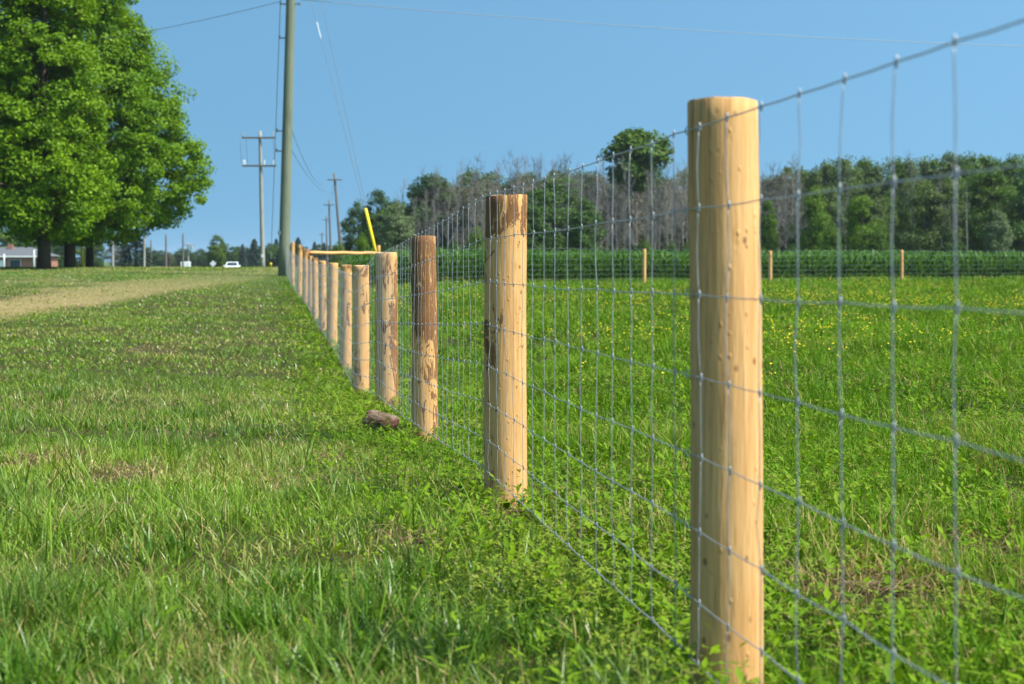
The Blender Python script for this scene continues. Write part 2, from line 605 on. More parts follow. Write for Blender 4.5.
BARE = [spot(36, 466, .20), spot(80, 462, .16), spot(376, 484, .16), spot(330, 462, .14), spot(150, 352, .4), spot(300, 490, .2),
        spot(860, 592, .20), spot(890, 600, .16), spot(500, 520, .10), spot(120, 480, .25), spot(20, 410, .2), spot(265, 330, .3),
        spot(410, 545, .12), spot(990, 560, .2), spot(180, 440, .22), spot(95, 520, .18)]


def bare_amount(x, d):
    b = np.zeros(len(x))
    for sx, sd, r in BARE:
        q = np.hypot(x - sx, (d - sd) * .8)
        b = np.maximum(b, 1 - smooth(r * .5, r * 1.3, q + (vnoise(x * 9, d * 9) - .5) * r * .9))
    return b


def verge_grass():
    g = Gather()
    for d0, d1, per, segs, wid in ((1.75, 4.6, 9500, 3, .0036), (4.6, 9, 5200, 3, .0044), (9, 17, 2100, 2, .0062), (17, 34, 480, 2, .014), (34, 92, 105, 1, .034)):
        x, d = in_view_samples(d0, d1, per, xmax=9)
        u = x - fence_x(d)
        k = RNG.random(len(x)) < smooth(.5, -.7, u)
        far_right = (d > 66)
        k &= ~(far_right & (u > -.5))
        # gaps: patchy density
        pn = fnoise(x, d, 1.7)
        br = bare_amount(x, d)
        tr = track_amount(x, d)
        k &= RNG.random(len(x)) < np.clip(.5 + 1.5 * (pn - .35), .16, 1) * (1 - .75 * br) * (1 - .25 * tr)
        x, d, u, pn, br, tr = x[k], d[k], u[k], pn[k], br[k], tr[k]
        n = len(x)
        big = fnoise(x + 31, d + 7, .55)
        tuft = smooth(.60, .74, fnoise(x + 5, d + 50, 2.3))
        hb = np.interp(d, [2, 5, 9, 14, 30, 90], [.064, .058, .049, .045, .048, .06])
        h = hb * (.45 + .9 * RNG.random(n)) * (.75 + .6 * pn) * (1 + 1.15 * tuft * (RNG.random(n) > .3) * smooth(30, 8, d))
        h *= (1 - .45 * tr) * (1 - .3 * br)
        lean = np.clip(RNG.normal(.72, .40, n), .05, 1.5)
        tone = np.clip(.12 + .62 * RNG.random(n) + .9 * (big - .5) + .3 * (pn - .5) - .22 * tuft, 0, 1)
        thin = smooth(.46, .68, fnoise(x + 90, d + 13, .8)) * .26
        pdry = np.clip(.07 + thin + .75 * br + .68 * tr, 0, .97)
        dry = np.where(RNG.random(n) < pdry, .55 + .45 * RNG.random(n), RNG.random(n) * .12 + .22 * thin + .3 * tr)
        g.add(*blades(x, d, h, wid * (.45 + 1.1 * RNG.random(n)), lean, tone, dry, segs))
    # a scatter of longer stems standing over the lawn
    for d0, d1, per, w in ((1.9, 5, 150, .0042), (5, 14, 60, .006)):
        x, d = in_view_samples(d0, d1, per, xmax=9)
        u = x - fence_x(d)
        k = (u < -.1) & (RNG.random(len(x)) < smooth(.42, .62, fnoise(x + 5, d + 50, 2.3)))
        x, d = x[k], d[k]; n = len(x)
        g.add(*blades(x, d, .15 + .13 * RNG.random(n), w * (.7 + .6 * RNG.random(n)), np.clip(RNG.normal(.55, .3, n), .1, 1.2),
                      .2 + .6 * RNG.random(n), np.where(RNG.random(n) < .05, .7, .03), 3))
    # coarse tufts the mower went round
    for tx, ty, nb, hh in ((372, 640, 230, .20), (300, 600, 150, .15), (415, 590, 130, .15), (255, 640, 150, .14), (60, 610, 160, .13), (160, 560, 120, .13),
                           (330, 690, 200, .18), (560, 650, 90, .13), (120, 660, 150, .14), (455, 655, 140, .15), (60, 400, 160, .14), (200, 420, 140, .12), (20, 700, 170, .15)):
        sp = spot(tx, ty, 0)
        if sp is None: continue
        r = np.sqrt(RNG.random(nb)) * .11; a = RNG.random(nb) * 6.283
        x = sp[0] + r * np.cos(a); d = sp[1] + r * np.sin(a)
        g.add(*blades(x, d, hh * .85 * (.5 + .7 * RNG.random(nb)), .0062 * (.6 + .7 * RNG.random(nb)), np.clip(RNG.normal(.55, .3, nb), .05, 1.3),
                      np.clip(.02 + .4 * RNG.random(nb), 0, 1), np.where(RNG.random(nb) < .04, .8, .0), 3))
    o = link_mesh('verge_grass', g.mesh('verge_grass'), M['grass'])
    tag(o, 'mown green verge grass with dry tan streaks, left of the wire fence', 'grass', kind='stuff')


def field_grass():
    g = Gather()
    for d0, d1, per, segs, wid in ((1.75, 4.6, 6200, 3, .0044), (4.6, 9, 3400, 3, .0052), (9, 17, 1200, 2, .009), (17, 34, 420, 2, .016), (34, 58, 170, 1, .034)):
        x, d = in_view_samples(d0, d1, per)
        u = x - fence_x(d)
        k = RNG.random(len(x)) < smooth(-.7, .5, u)
        pn = fnoise(x + 200, d, 1.3)
        br = bare_amount(x, d)
        k &= RNG.random(len(x)) < np.clip(.45 + 1.9 * (pn - .38), .08, 1) * (1 - .8 * br)
        x, d, pn, br, u = x[k], d[k], pn[k], br[k], u[k]
        n = len(x)
        big = fnoise(x + 131, d + 7, .45)
        clump = smooth(.55, .75, fnoise(x + 25, d + 77, 1.9))
        h = (.045 + .075 * RNG.random(n)) * (.7 + .7 * pn) * (1 + .9 * clump) * (.6 + .4 * smooth(0, 1.2, u)) * np.interp(d, [2, 8, 20, 58], [.9, .95, 1.1, 1.25])
        lean = np.clip(RNG.normal(.55, .35, n), .05, 1.35)
        tone = np.clip(.2 + .55 * RNG.random(n) + 1.0 * (big - .5) + .5 * (pn - .5), 0, 1)
        pdry = np.clip(.07 + .30 * smooth(.45, .65, fnoise(x + 63, d, .9)) * smooth(16, 5, d) + .8 * br, 0, .95)
        dry = np.where(RNG.random(n) < pdry, .5 + .5 * RNG.random(n), RNG.random(n) * .08)
        g.add(*blades(x, d, h, wid * (.6 + .8 * RNG.random(n)), lean, tone, dry, segs))
    o = link_mesh('field_grass', g.mesh('field_grass'), M['grass_field'])
    tag(o, 'bright green rough field grass filling the field right of the fence', 'grass', kind='stuff')


def leaflets(cx, cy, cz, ang, tilt, L, W, tone, dry):
    """one folded leaf each: base, two sides, tip"""
    n = len(cx)
    dx, dy = np.cos(ang), np.sin(ang)
    ct, st = np.cos(tilt), np.sin(tilt)
    sx, sy = -dy, dx
    base = np.stack([cx, cy, cz], 1)
    ax = np.stack([dx * ct, dy * ct, st], 1)
    sd = np.stack([sx, sy, np.zeros(n)], 1)
    up = np.cross(ax, sd)
    mid = base + ax * (L * .55)[:, None]
    V = np.stack([base, mid + sd * W[:, None] / 2 + up * (W * .12)[:, None], base + ax * L[:, None], mid - sd * W[:, None] / 2 + up * (W * .12)[:, None]], 1)
    b = np.arange(n) * 4
    T = np.concatenate([np.stack([b, b + 1, b + 2], 1), np.stack([b, b + 2, b + 3], 1)])
    return V.reshape(-1, 3), np.zeros((0, 4), int), T, np.repeat(tone, 4), np.repeat(dry, 4)


def clover():
    g = Gather()
    for d0, d1, per, L0 in ((1.8, 5, 1500, .0150), (5, 10, 1150, .019), (10, 20, 520, .030), (20, 46, 70, .06)):
        x, d = in_view_samples(d0, d1, per)
        u = x - fence_x(d)
        strip = .88 * np.exp(-((u + .20) / .48) ** 2)
        fieldw = smooth(-.2, .3, u) * (.25 + .75 * smooth(.42, .6, fnoise(x + 300, d + 40, .8)))
        lawn = smooth(-.8, -1.4, u) * .16 * smooth(.5, .62, fnoise(x + 400, d, 1.4))
        p = np.clip(np.maximum(np.maximum(strip, fieldw), lawn) * (.30 + 2.0 * (fnoise(x, d + 70, 2.6) - .34)), 0, 1) * (1 - .85 * bare_amount(x, d))
        k = RNG.random(len(x)) < p
        x, d, u = x[k], d[k], u[k]
        n = len(x)
        hgt = (.015 + .10 * RNG.random(n) ** 1.4) * (.55 + .9 * fnoise(x, d + 170, 1.6)) * np.where(u < -.9, .5, 1)
        z = ground(x, d) + hgt
        a0 = RNG.random(n) * 6.283
        patch = fnoise(x + 77, d + 19, .9)
        tone = np.clip(.22 + .5 * RNG.random(n) + 1.3 * (patch - .5), 0, 1)
        L = L0 * (.65 + .8 * RNG.random(n))
        dry = np.where(RNG.random(n) < .11, .9, 0.35 * smooth(.5, .75, patch))
        for j in range(3):
            ang = a0 + j * 2.094 + RNG.normal(0, .2, n)
            g.add(*leaflets(x, d, z, ang, RNG.normal(.12, .38, n), L, L * (.62 + .15 * RNG.random(n)), np.clip(tone + RNG.normal(0, .06, n), 0, 1), dry))
        # the stalk that carries each leaf
        if d0 < 10:
            ns = n
            g.add(*blades(x, d, hgt, np.full(ns, .0022), np.full(ns, .02), tone, dry, 1))
    # broader, longer leaves of taller weeds
    for d0, d1, per in ((2, 6, 60), (6, 12, 45), (12, 26, 16)):
        x0, d0_ = in_view_samples(d0, d1, per)
        u = x0 - fence_x(d0_)
        k = RNG.random(len(x0)) < np.clip(np.exp(-((u + .05) / .5) ** 2) + .5 * smooth(.2, .8, u), 0, 1)
        x0, d0_ = x0[k], d0_[k]
        for q in range(11):
            n = len(x0)
            x = x0 + RNG.normal(0, .012, n); d = d0_ + RNG.normal(0, .012, n)
            z = ground(x, d) + .01 + .12 * (q / 10.0) * (.5 + RNG.random(n))
            L = (.075 - .0045 * q) * (.6 + .7 * RNG.random(n))
            g.add(*leaflets(x, d, z, RNG.random(n) * 6.283, RNG.normal(.35, .3, n), L, L * .34, np.clip(.3 + .5 * RNG.random(n), 0, 1), np.zeros(n)))
    o = link_mesh('clover', g.mesh('clover'), M['clover'])
    tag(o, 'broad leafed clover and weeds growing low along the wire fence', 'weeds', kind='stuff')


def wildflowers():
    x, d = in_view_samples(9, 50, 13)
    u = x - fence_x(d)
    k = (u > 1.0) & (RNG.random(len(x)) < smooth(.36, .76, fnoise(x + 11, d * .8, .42)) * .75 * smooth(9, 18, d) * (1 - .75 * smooth(30, 44, d)))
    x, d = x[k], d[k]
    V, Fq = [], []
    nb = 0
    octv = np.array([(1, 0, 0), (-1, 0, 0), (0, 1, 0), (0, -1, 0), (0, 0, 1), (0, 0, -1)], float)
    octf = np.array([(0, 2, 4), (2, 1, 4), (1, 3, 4), (3, 0, 4), (2, 0, 5), (1, 2, 5), (3, 1, 5), (0, 3, 5)])
    for xi, di in zip(x, d):
        z = gz(xi, di)
        for q in range(random.randint(1, 4)):
            c = np.array((xi + random.gauss(0, .05), di + random.gauss(0, .05), z + random.uniform(.12, .27)))
            r = random.uniform(.008, .016)
            V.append(octv * np.array((r, r, r * .6)) + c)
            Fq.append(octf + nb); nb += 6
    o = link_mesh('wildflowers', np_mesh('wildflowers', np.concatenate(V), np.concatenate(Fq)), M['flower'])
    tag(o, 'small yellow wildflowers scattered over the green field', 'flowers', kind='stuff')


def straw():
    """dead stems lying about on the trampled and dug spots"""
    mb = MB()
    for sx, sd, r in BARE:
        for _ in range(int(48 * r / .2 * (1 if sd < 8 else .6))):
            a = random.random() * 6.28; q = r * .9 * math.sqrt(random.random())
            x, d = sx + q * math.cos(a), sd + q * math.sin(a)
            L = random.uniform(.03, .13); b = random.random() * 6.28
            z = gz(x, d) + random.uniform(.004, .045)
            p0 = Vector((x, d, z)); p2 = p0 + Vector((math.cos(b) * L, math.sin(b) * L, random.uniform(-.01, .05)))
            pm = (p0 + p2) / 2 + Vector((0, 0, random.uniform(0, .02)))
            mb.tube([p0, pm, p2], [.0016, .0014, .0008], 3, False)
    o = mb.build('straw', M['straw'])
    tag(o, 'dead brown stems lying on the bare trampled spots', 'dead grass', kind='stuff')


verge_grass(); field_grass(); clover(); wildflowers(); straw()


# ------------------------------------------------------------------ fence posts
def post_mesh(h, r, seed, lean=(0, 0), n=30, rings=34):
    rg = random.Random(seed)
    ph = [rg.random() * 6.28 for _ in range(8)]
    vs, fs, mi = [], [], []
    zs = [-.14 + (h + .14) * i / (rings - 1) for i in range(rings)]
    zs[-1] = h
    zs.insert(-1, h - .003)
    for i, z in enumerate(zs):
        t = max(0, z / h)
        rr = r * (1.03 - .05 * t)
        if i == len(zs) - 1: rr -= .0022
        cx = .006 * math.sin(2.1 * z + ph[0]) + lean[0] * t
        cy = .006 * math.sin(1.7 * z + ph[1]) + lean[1] * t
        for k in range(n):
            a = 2 * math.pi * k / n
            q = 1 + .008 * math.sin(2 * a + ph[2] + z * .8) + .006 * math.sin(3 * a + ph[3] - z * 1.6) + .006 * math.sin(5 * a + ph[4] + z * 4) \
                + .005 * math.sin(z * 7 + ph[5] + a) + .004 * math.sin(z * 19 + 2 * a + ph[6])
            zz = z + (.003 * math.sin(a + ph[7]) + .0007 * math.sin(7 * a + ph[1]) if i >= len(zs) - 2 else 0)
            vs.append((cx + rr * q * math.cos(a), cy + rr * q * math.sin(a), zz))
    m = len(zs)
    for i in range(m - 1):
        for k in range(n):
            k2 = (k + 1) % n
            fs.append((i * n + k, i * n + k2, (i + 1) * n + k2, (i + 1) * n + k)); mi.append(0)
    # sawn top: inner ring and centre, a little uneven
    top = (m - 1) * n
    vs.extend([vs[top + k] for k in range(n)]); top = len(vs) - n
    b = len(vs)
    for k in range(n):
        v = vs[top + k]
        vs.append((lean[0] + (v[0] - lean[0]) * .5, lean[1] + (v[1] - lean[1]) * .5, h + .002 * rg.random()))
    vs.append((lean[0], lean[1], h + .001))
    for k in range(n):
        k2 = (k + 1) % n
        fs.append((top + k, top + k2, b + k2, b + k)); mi.append(1)
        fs.append((b + k, b + k2, b + n)); mi.append(1)
    me = bpy.data.meshes.new('fence_post')
    me.from_pydata(vs, [], fs)
    me.polygons.foreach_set('material_index', mi)
    me.polygons.foreach_set('use_smooth', [x == 0 for x in mi])
    me.update()
    me.materials.append(M['post']); me.materials.append(M['end'])
    return me


WH = [1.198, 1.026, .847, .674, .505, .350, .202, .075]        # height of each line wire over the foot line
WOFF = np.interp(PD, [3.23, 6.19, 9.24, 12.3, 15.4, 18.8, 80], [.032, .08, .067, .06, .066, .035, .03])


def wire_base(d):
    return E - np.interp(d, np.concatenate([[0], PD]), np.concatenate([[PE[0] - .033], PE])) + np.interp(d, PD, WOFF)


def wire_x(d):
    r = np.interp(d, PD, [p[4] for p in POSTS])
    return fence_x(d) - r - .003


POST_TXT = [
    # label, bark, bark_top, bark_from, bark_side
    ('clean pale tan peeled post standing nearest, largest of the fence posts', -.26, .0, .9, 0.0),
    ('thick pale post with reddish brown bark left round its top, behind the largest post', -.10, .36, 1.0, -1.5),
    ('post with dark brown bark over its upper half and a darkened top', .02, .36, .60, 1.0),
    ('knotty post with long ragged bark strip down its sunny side, beside the yellow guard', .03, .05, .9, 1.3),
    ('smooth pale post just beyond the knotty bark streaked post, wide grey shaded side', -.08, .08, 1.15, .5),
    ('orange tan post close behind the smooth pale post, dark rim at its top', -.05, .3, 1.15, .6),
    ('cream coloured post two beyond the knotty bark streaked post', -.13, .10, 1.1, .3),
    ('slim post with brown bark at its foot, midway down the fence row', .01, .05, 1.1, .4),
    ('slim tan post next but two before the rail braced corner post', -.05, .25, 1.12, .4),
    ('thin post just in front of the rail braced corner post', -.05, .25, 1.12, .4),
    ('tall corner post of the fence carrying the left end of the horizontal brace rail', -.05, .25, 1.2, .4),
    ('distant fence post first beyond the corner post with the brace rail', -.04, .25, 1.25, .4),
    ('distant reddish fence post close beside the big grey green utility pole', -.02, .1, 1.2, .3),
    ('farthest fence post at the end of the wire, half behind the utility pole', -.04, .25, 1.25, .4)]


def staple(parent, p, yaw):
    mb = MB()
    # a bent U of wire driven in over the line wire
    c, s = math.cos(yaw), math.sin(yaw)
    def q(u, v, w): return (p[0] + u * c - v * s, p[1] + u * s + v * c, p[2] + w)
    mb.tube([q(-.012, 0, -.008), q(.001, 0, -.008), q(.0035, 0, -.003), q(.0035, 0, .003), q(.001, 0, .008), q(-.012, 0, .008)], .0015, 5)
    return mb.build('staple', M['wire'], parent)


for i, (px, ty, by, d, r) in enumerate(POSTS):
    x = (px - 512) * d / F
    zb = E + (HY - by) * d / F
    zt = E + (HY - ty) * d / F
    lean = ((random.uniform(-.012, .012)), random.uniform(-.01, .01)) if i > 2 else (-.003, 0)
    me = post_mesh(zt - zb, r, 100 + i, lean)
    o = bpy.data.objects.new('fence_post', me)
    COL.objects.link(o)
    o.location = (x, d, zb)
    lab, b0, b1, b2, b3 = POST_TXT[i]
    tag(o, lab, 'fence post', 'posts of the main fence')
    o['bark'] = float(b0); o['bark_top'] = float(b1); o['bark_from'] = float(b2); o['bark_side'] = float(b3)
    if i < 7:
        for h in WH:
            zz = float(wire_base(d)) + h - zb
            if zz > zt - zb - .02: zz = zt - zb - .03
            staple(o, (-r - .0035, random.uniform(-.004, .004), zz), math.pi)


# ------------------------------------------------------------------ woven wire
def build_netting():
    root = empty('wire_netting', (0, 0, 0))
    tag(root, 'galvanised woven wire netting stretched along the near row of wooden posts', 'wire fence')
    st = [3.13]
    while st[0] > 1.2: st.insert(0, st[0] - .195)
    while st[-1] < 60.6: st.append(st[-1] + .195)
    st = np.array(st)
    n = len(st)
    xs = wire_x(st); zb = wire_base(st)
    jz = RNG.normal(0, .0016, (len(WH), n))
    jx = RNG.normal(0, .0020, (len(WH), n))
    P = np.zeros((len(WH), n, 3))
    for k, h in enumerate(WH):
        sag = -.006 * np.abs(np.sin((st - 3.23) * math.pi / 3.0))
        P[k, :, 0] = xs + jx[k]; P[k, :, 1] = st; P[k, :, 2] = zb + h + jz[k] + sag
    # keep the wire outside the posts
    for k in range(len(WH)):
        mb = MB()
        pts = []
        for i in range(n):
            pts.append(tuple(P[k, i]))
            if i < n - 1:
                m = (P[k, i] + P[k, i + 1]) / 2
                # the crimp between two stays
                pts.append((m[0], m[1], m[2] - .0012))
        rad = .0016 if k in (0, len(WH) - 1) else .00128
        mb.tube(pts, rad, 6)
        mb.build('line_wire', M['wire'], root, smooth_=True)

    def stay(mb, i, fine=True):
        rad = .00115
        dx = random.gauss(0, .006)
        for k in range(len(WH) - 1):
            a, b = Vector(P[k, i]), Vector(P[k + 1, i])
            off = Vector((-.0028, 0, 0))
            m = (a + b) / 2 + Vector((random.gauss(0, .002), random.gauss(0, .004), 0))
            if fine:
                mb.tube([a + off, a * .75 + m * .25 + off, m + off, m * .25 + b * .75 + off, b + off], rad, 5)
            else:
                mb.tube([a + off, b + off], rad, 3)
        if fine:
            for k in range(len(WH)):
                a = Vector(P[k, i]) + Vector((-.001, 0, 0))
                # hinge knot: the stay end wound twice round the line wire
                hh = .009
                pts, rr = [], []
                for s_, q in ((-1, .0012), (-.75, .0020), (-.3, .0026), (0, .0021), (.3, .0026), (.75, .0020), (1, .0012)):
                    pts.append(a + Vector((0, random.gauss(0, .0004), s_ * hh))); rr.append(q)
                mb.tube(pts, rr, 6)

    order = list(range(n))
    for i in order[:100]:
        mb = MB(); stay(mb, i)
        mb.build('stay_wire', M['wire'], root, smooth_=True)
    mb = MB()
    for i in order[100:]: stay(mb, i, st[i] < 34)
    tag(mb.build('stay_wire', M['wire'], root), kind='stuff')


build_netting()

# cross fence at the far side of the field
CROSS = [(378.5, 245.5, 292, 41.2), (510, 250, 286, 44.3), (644, 249, 284.5, 47), (770, 251, 284.5, 49.5), (901.5, 250, 283, 52), (1036, 250, 281.5, 54.8)]
CL = ['slim brace post behind the knotty post, its tip at the right rail end',
      'far cross fence post half hidden behind the thick pale post with bark round its top',
      'short pale post of the far cross fence standing left of the largest post',
      'low post of the far cross fence just right of the largest post',
      'pinkish post of the far cross fence, alone before the corn at right',
      'low post of the far cross fence farthest to the right']
for i, (px, ty, by, d) in enumerate(CROSS):
    p = at(px, by, d)
    zb = min(p.z, gz(p.x, d))
    o = bpy.data.objects.new('cross_fence_post', post_mesh(E + (HY - ty) * d / F - zb, .062 if i else .05, 300 + i, (0, 0), 14, 12))
    COL.objects.link(o); o.location = (p.x, d, zb)
    tag(o, CL[i], 'fence post', 'posts of the far cross fence')
    o['bark'] = -.09; o['bark_top'] = .05; o['bark_from'] = 1.1; o['bark_side'] = .4


def build_rail():
    a = at(308.5, 252.8, 39.6); b = at(377, 253.3, 41.15)
    mb = MB()
    n = 12
    pts = [a.lerp(b, i / n) + Vector((0, 0, .006 * math.sin(i * 1.3))) for i in range(n + 1)]
    mb.tube(pts, [.047 - .004 * i / n for i in range(n + 1)], 12)
    o = mb.build('brace_rail', M['post'], smooth_=True)
    o['bark'] = -.2; o['bark_top'] = 0.0; o['bark_from'] = 9.0; o['bark_side'] = 0.0
    tag(o, 'horizontal round brace rail reaching from the tall corner post to a slim post', 'rail')


build_rail()


def build_cross_netting():
    root = empty('wire_netting', (0, 0, 0))
    tag(root, 'thin wire netting on the far cross fence in front of the corn', 'wire fence')
    cp = [(POSTS[10][0], POSTS[10][3], POSTS[10][2])] + [(c[0], c[3], c[2]) for c in CROSS]
    ds = np.array([c[1] for c in cp]); X = np.array([(c[0] - 512) * c[1] / F for c in cp]); ZB = np.array([E + (HY - c[2]) * c[1] / F for c in cp])
    xs = np.arange(X[0], X[-1], .195)
    yy = np.interp(xs, X, ds) - .07; zz = np.interp(xs, X, ZB)
    for h in WH:
        mb = MB(); mb.tube([(a, b, c + h * .93) for a, b, c in zip(xs[::4], yy[::4], zz[::4])], .0013, 4)
        mb.build('line_wire', M['wire'], root)
    mb = MB()
    for a, b, c in zip(xs, yy, zz): mb.tube([(a, b, c + WH[0] * .93), (a, b, c + WH[-1])], .0011, 3)
    tag(mb.build('stay_wire', M['wire'], root), kind='stuff')


build_cross_netting()


# the chunk of log by the third post
def build_log():
    x, d, _ = spot(382, 435, 1)
    rg = random.Random(5)
    vs, fs = [], []
    L, n, m = .20, 16, 12
    for i in range(m):
        t = i / (m - 1)
        rr = .078 * (1 - .3 * t) * (1 if 0 < i < m - 1 else .86)
        for k in range(n):
            a = 2 * math.pi * k / n
            q = 1 + .09 * math.sin(3 * a + 5 * t) + .07 * math.sin(5 * a - 9 * t) + rg.uniform(-.05, .05)
            vs.append(((t - .5) * L + .012 * math.sin(4 * a), rr * q * math.cos(a), rr * q * math.sin(a) * .92))
    for i in range(m - 1):
        for k in range(n):
            k2 = (k + 1) % n
            fs.append((i * n + k, (i + 1) * n + k, (i + 1) * n + k2, i * n + k2))
    fs.append(tuple(range(n))); fs.append(tuple(reversed(range((m - 1) * n, m * n))))
    mb = MB(); mb.add(vs, fs)
    o = mb.build('log_chunk', M['log'], None, (x, d, gz(x, d) + .085), True)
    o.rotation_euler = (R(20), R(6), R(-24))
    tag(o, 'weathered grey brown chunk of log lying in the weeds beside the bark covered post', 'log')


build_log()


# ------------------------------------------------------------------ trees
def crown_mesh(profile, clusters, per, leaf, seed, offset=None, spread=.55, shell=.55, wid=.72, droop=0.0, lumpy=1.0, flat=.55):
    """profile: list of (z, r); clumps of leaf faces spread through the volume inside it"""
    rg = np.random.default_rng(seed)
    zs = np.array([p[0] for p in profile]); rs = np.array([p[1] for p in profile])
    # clump centres
    zc = np.interp(rg.random(clusters), np.concatenate([[0], np.cumsum((rs[:-1] + rs[1:]) / 2 * np.diff(zs))]) / np.sum((rs[:-1] + rs[1:]) / 2 * np.diff(zs)), zs)
    rmax = np.interp(zc, zs, rs)
    a = rg.random(clusters) * 6.283
    lump = 1 + lumpy * (.16 * np.sin(3 * a + zc * .9 + seed) + .12 * np.sin(5 * a - zc * 1.7 + seed * 2))
    q = rg.random(clusters) ** (1 - shell)
    rr = rmax * lump * np.sqrt(np.clip(q, 0, 1)) if shell < .3 else rmax * lump * q ** .5
    ox, oy = offset or (0, 0)
    f = (zc - zs[0]) / (zs[-1] - zs[0])
    C = np.stack([rr * np.cos(a) + ox * np.sin(f * 3.14), rr * np.sin(a) + oy * np.sin(f * 3.14), zc], 1)
    size = spread * (.55 + .9 * rg.random(clusters))
    # leaves in each clump
    n = clusters * per
    ci = np.repeat(np.arange(clusters), per)
    v = rg.normal(0, 1, (n, 3)); v /= np.linalg.norm(v, axis=1)[:, None]
    v *= (rg.random(n) ** .4)[:, None]
    v[:, 2] *= flat
    p = C[ci] + v * size[ci][:, None]
    p[:, 2] -= droop * (v[:, 0] ** 2 + v[:, 1] ** 2) * size[ci]
    out = C[ci].copy(); out[:, 2] -= zs.mean(); out /= np.maximum(np.linalg.norm(out, axis=1), .2)[:, None]
    nrm = np.array([0, 0, .55]) + out * .35 + v * .45 + rg.normal(0, .42, (n, 3))
    nrm /= np.linalg.norm(nrm, axis=1)[:, None]
    t = np.cross(nrm, rg.normal(0, 1, (n, 3))); t /= np.linalg.norm(t, axis=1)[:, None]
    b = np.cross(nrm, t)
    L = leaf * (.6 + .8 * rg.random(n))
    W = L * wid
    V = np.stack([p - t * (L / 2)[:, None], p + b * (W / 2)[:, None] + nrm * (W * .13)[:, None], p + t * (L / 2)[:, None], p - b * (W / 2)[:, None] + nrm * (W * .13)[:, None]], 1)
    i = np.arange(n) * 4
    T = np.concatenate([np.stack([i, i + 1, i + 2], 1), np.stack([i, i + 2, i + 3], 1)])
    tone = np.clip(np.repeat(rg.random(clusters), per) * .6 + rg.random(n) * .4, 0, 1)
    return np_mesh('crown', V.reshape(-1, 3), T, {'tone': np.repeat(tone, 4)}), C


def trunk_mesh(h, r, C, limbs, seed, bend=.15, name='trunk'):
    rg = random.Random(seed)
    mb = MB()
    pts, rad = [], []
    k = 9
    for i in range(k):
        t = i / (k - 1)
        pts.append((bend * math.sin(2.2 * t + seed) - bend * math.sin(seed), bend * math.cos(1.7 * t + seed * 2) - bend * math.cos(seed * 2), -.3 + (h + .3) * t))
        rad.append(r * (1.25 if i == 0 else 1) * (1 - .82 * t) + .01)
    mb.tube(pts, rad, 9)
    low = sorted(range(len(C)), key=lambda i: rg.random())[:limbs]
    for i in low:
        c = Vector(C[i])
        z0 = max(h * .16, min(h * .85, c.z - math.hypot(c.x, c.y) * .55))
        t = (z0 + .3) / (h + .3)
        j = min(k - 2, int(t * (k - 1)))
        a = t * (k - 1) - j
        p0 = Vector(pts[j]).lerp(Vector(pts[j + 1]), a)
        r0 = (rad[j] * (1 - a) + rad[j + 1] * a) * .5
        m1 = p0.lerp(c, .35) + Vector((0, 0, .12 * (c - p0).length)); m2 = p0.lerp(c, .7) + Vector((rg.uniform(-.2, .2), rg.uniform(-.2, .2), .08 * (c - p0).length))
        mb.tube([p0, m1, m2, c], [r0, r0 * .7, r0 * .42, r0 * .16], 5)
    return mb.mesh(name, True)


class Kind:
    """a tree made once; place() copies it with its crown and trunk"""
    def __init__(self, crown, trunk, h): self.crown, self.trunk, self.h = crown, trunk, h


def make_kind(profile, clusters, per, leaf, seed, trunk_r=.16, limbs=20, **kw):
    me, C = crown_mesh(profile, clusters, per, leaf, seed, **kw)
    me.materials.append(M['leaf_mid'])
    h = profile[-1][0]
    tm = trunk_mesh(h * .9, trunk_r, C, limbs, seed)
    tm.materials.append(M['bark'])
    return Kind(me, tm, h)


def set_mat(o, m):
    o.material_slots[0].link = 'OBJECT'
    o.material_slots[0].material = m


def tree(kind, px, ty, d, label, mat, group=None, name='tree', cat='tree', wide=1.0, sink=0.0, rz=None, trunk_mat=None):
    x = (px - 512) * d / F
    zb = gz(x, d) - sink
    zt = E + (HY - ty) * d / F
    s = (zt - zb) / kind.h
    o = empty(name, (x, d, zb), random.random() * 6.28 if rz is None else rz)
    o.scale = (s * wide, s * wide, s)
    tag(o, label, cat, group)
    if kind.crown is not None:
        c = bpy.data.objects.new('crown', kind.crown); COL.objects.link(c); c.parent = o
        set_mat(c, mat)
    t = bpy.data.objects.new('trunk', kind.trunk); COL.objects.link(t); t.parent = o
    if trunk_mat: set_mat(t, trunk_mat)
    return o


BROAD = [make_kind([(1.2, 1.0), (2.4, 2.5), (4.5, 3.1), (7, 2.6), (9, 1.4), (10, .3)], 150, 84, .27, 21, shell=.55, spread=.95),
         make_kind([(.8, 1.4), (2.5, 2.3), (5, 2.5), (7.5, 2.2), (9.2, 1.2), (10, .3)], 140, 84, .27, 22, shell=.55, spread=.9),
         make_kind([(1.5, .9), (3, 2.2), (5.5, 2.6), (8, 2.0), (9.4, 1.1), (10, .3)], 130, 84, .27, 23, shell=.5, spread=1.0)]
LUMP = [make_kind([(.6, 1.2), (2, 2.6), (4.5, 2.9), (7, 2.3), (9, 1.2), (10, .3)], 46, 270, .27, 27, shell=.6, spread=1.35, flat=.5),
        make_kind([(.6, 1.4), (2.5, 2.4), (5, 2.8), (7.6, 2.3), (9.2, 1.3), (10, .3)], 40, 290, .27, 28, shell=.6, spread=1.4, flat=.5)]
BUSH = make_kind([(.1, 2.5), (1.2, 4.2), (4, 4.0), (7.5, 2.6), (10, .6)], 130, 84, .36, 24, spread=1.4, trunk_r=.2)
SPARSE = make_kind([(2, .8), (4, 2.0), (6.5, 2.5), (8.6, 1.8), (10, .4)], 75, 60, .24, 26, shell=.4, spread=.9, limbs=60)


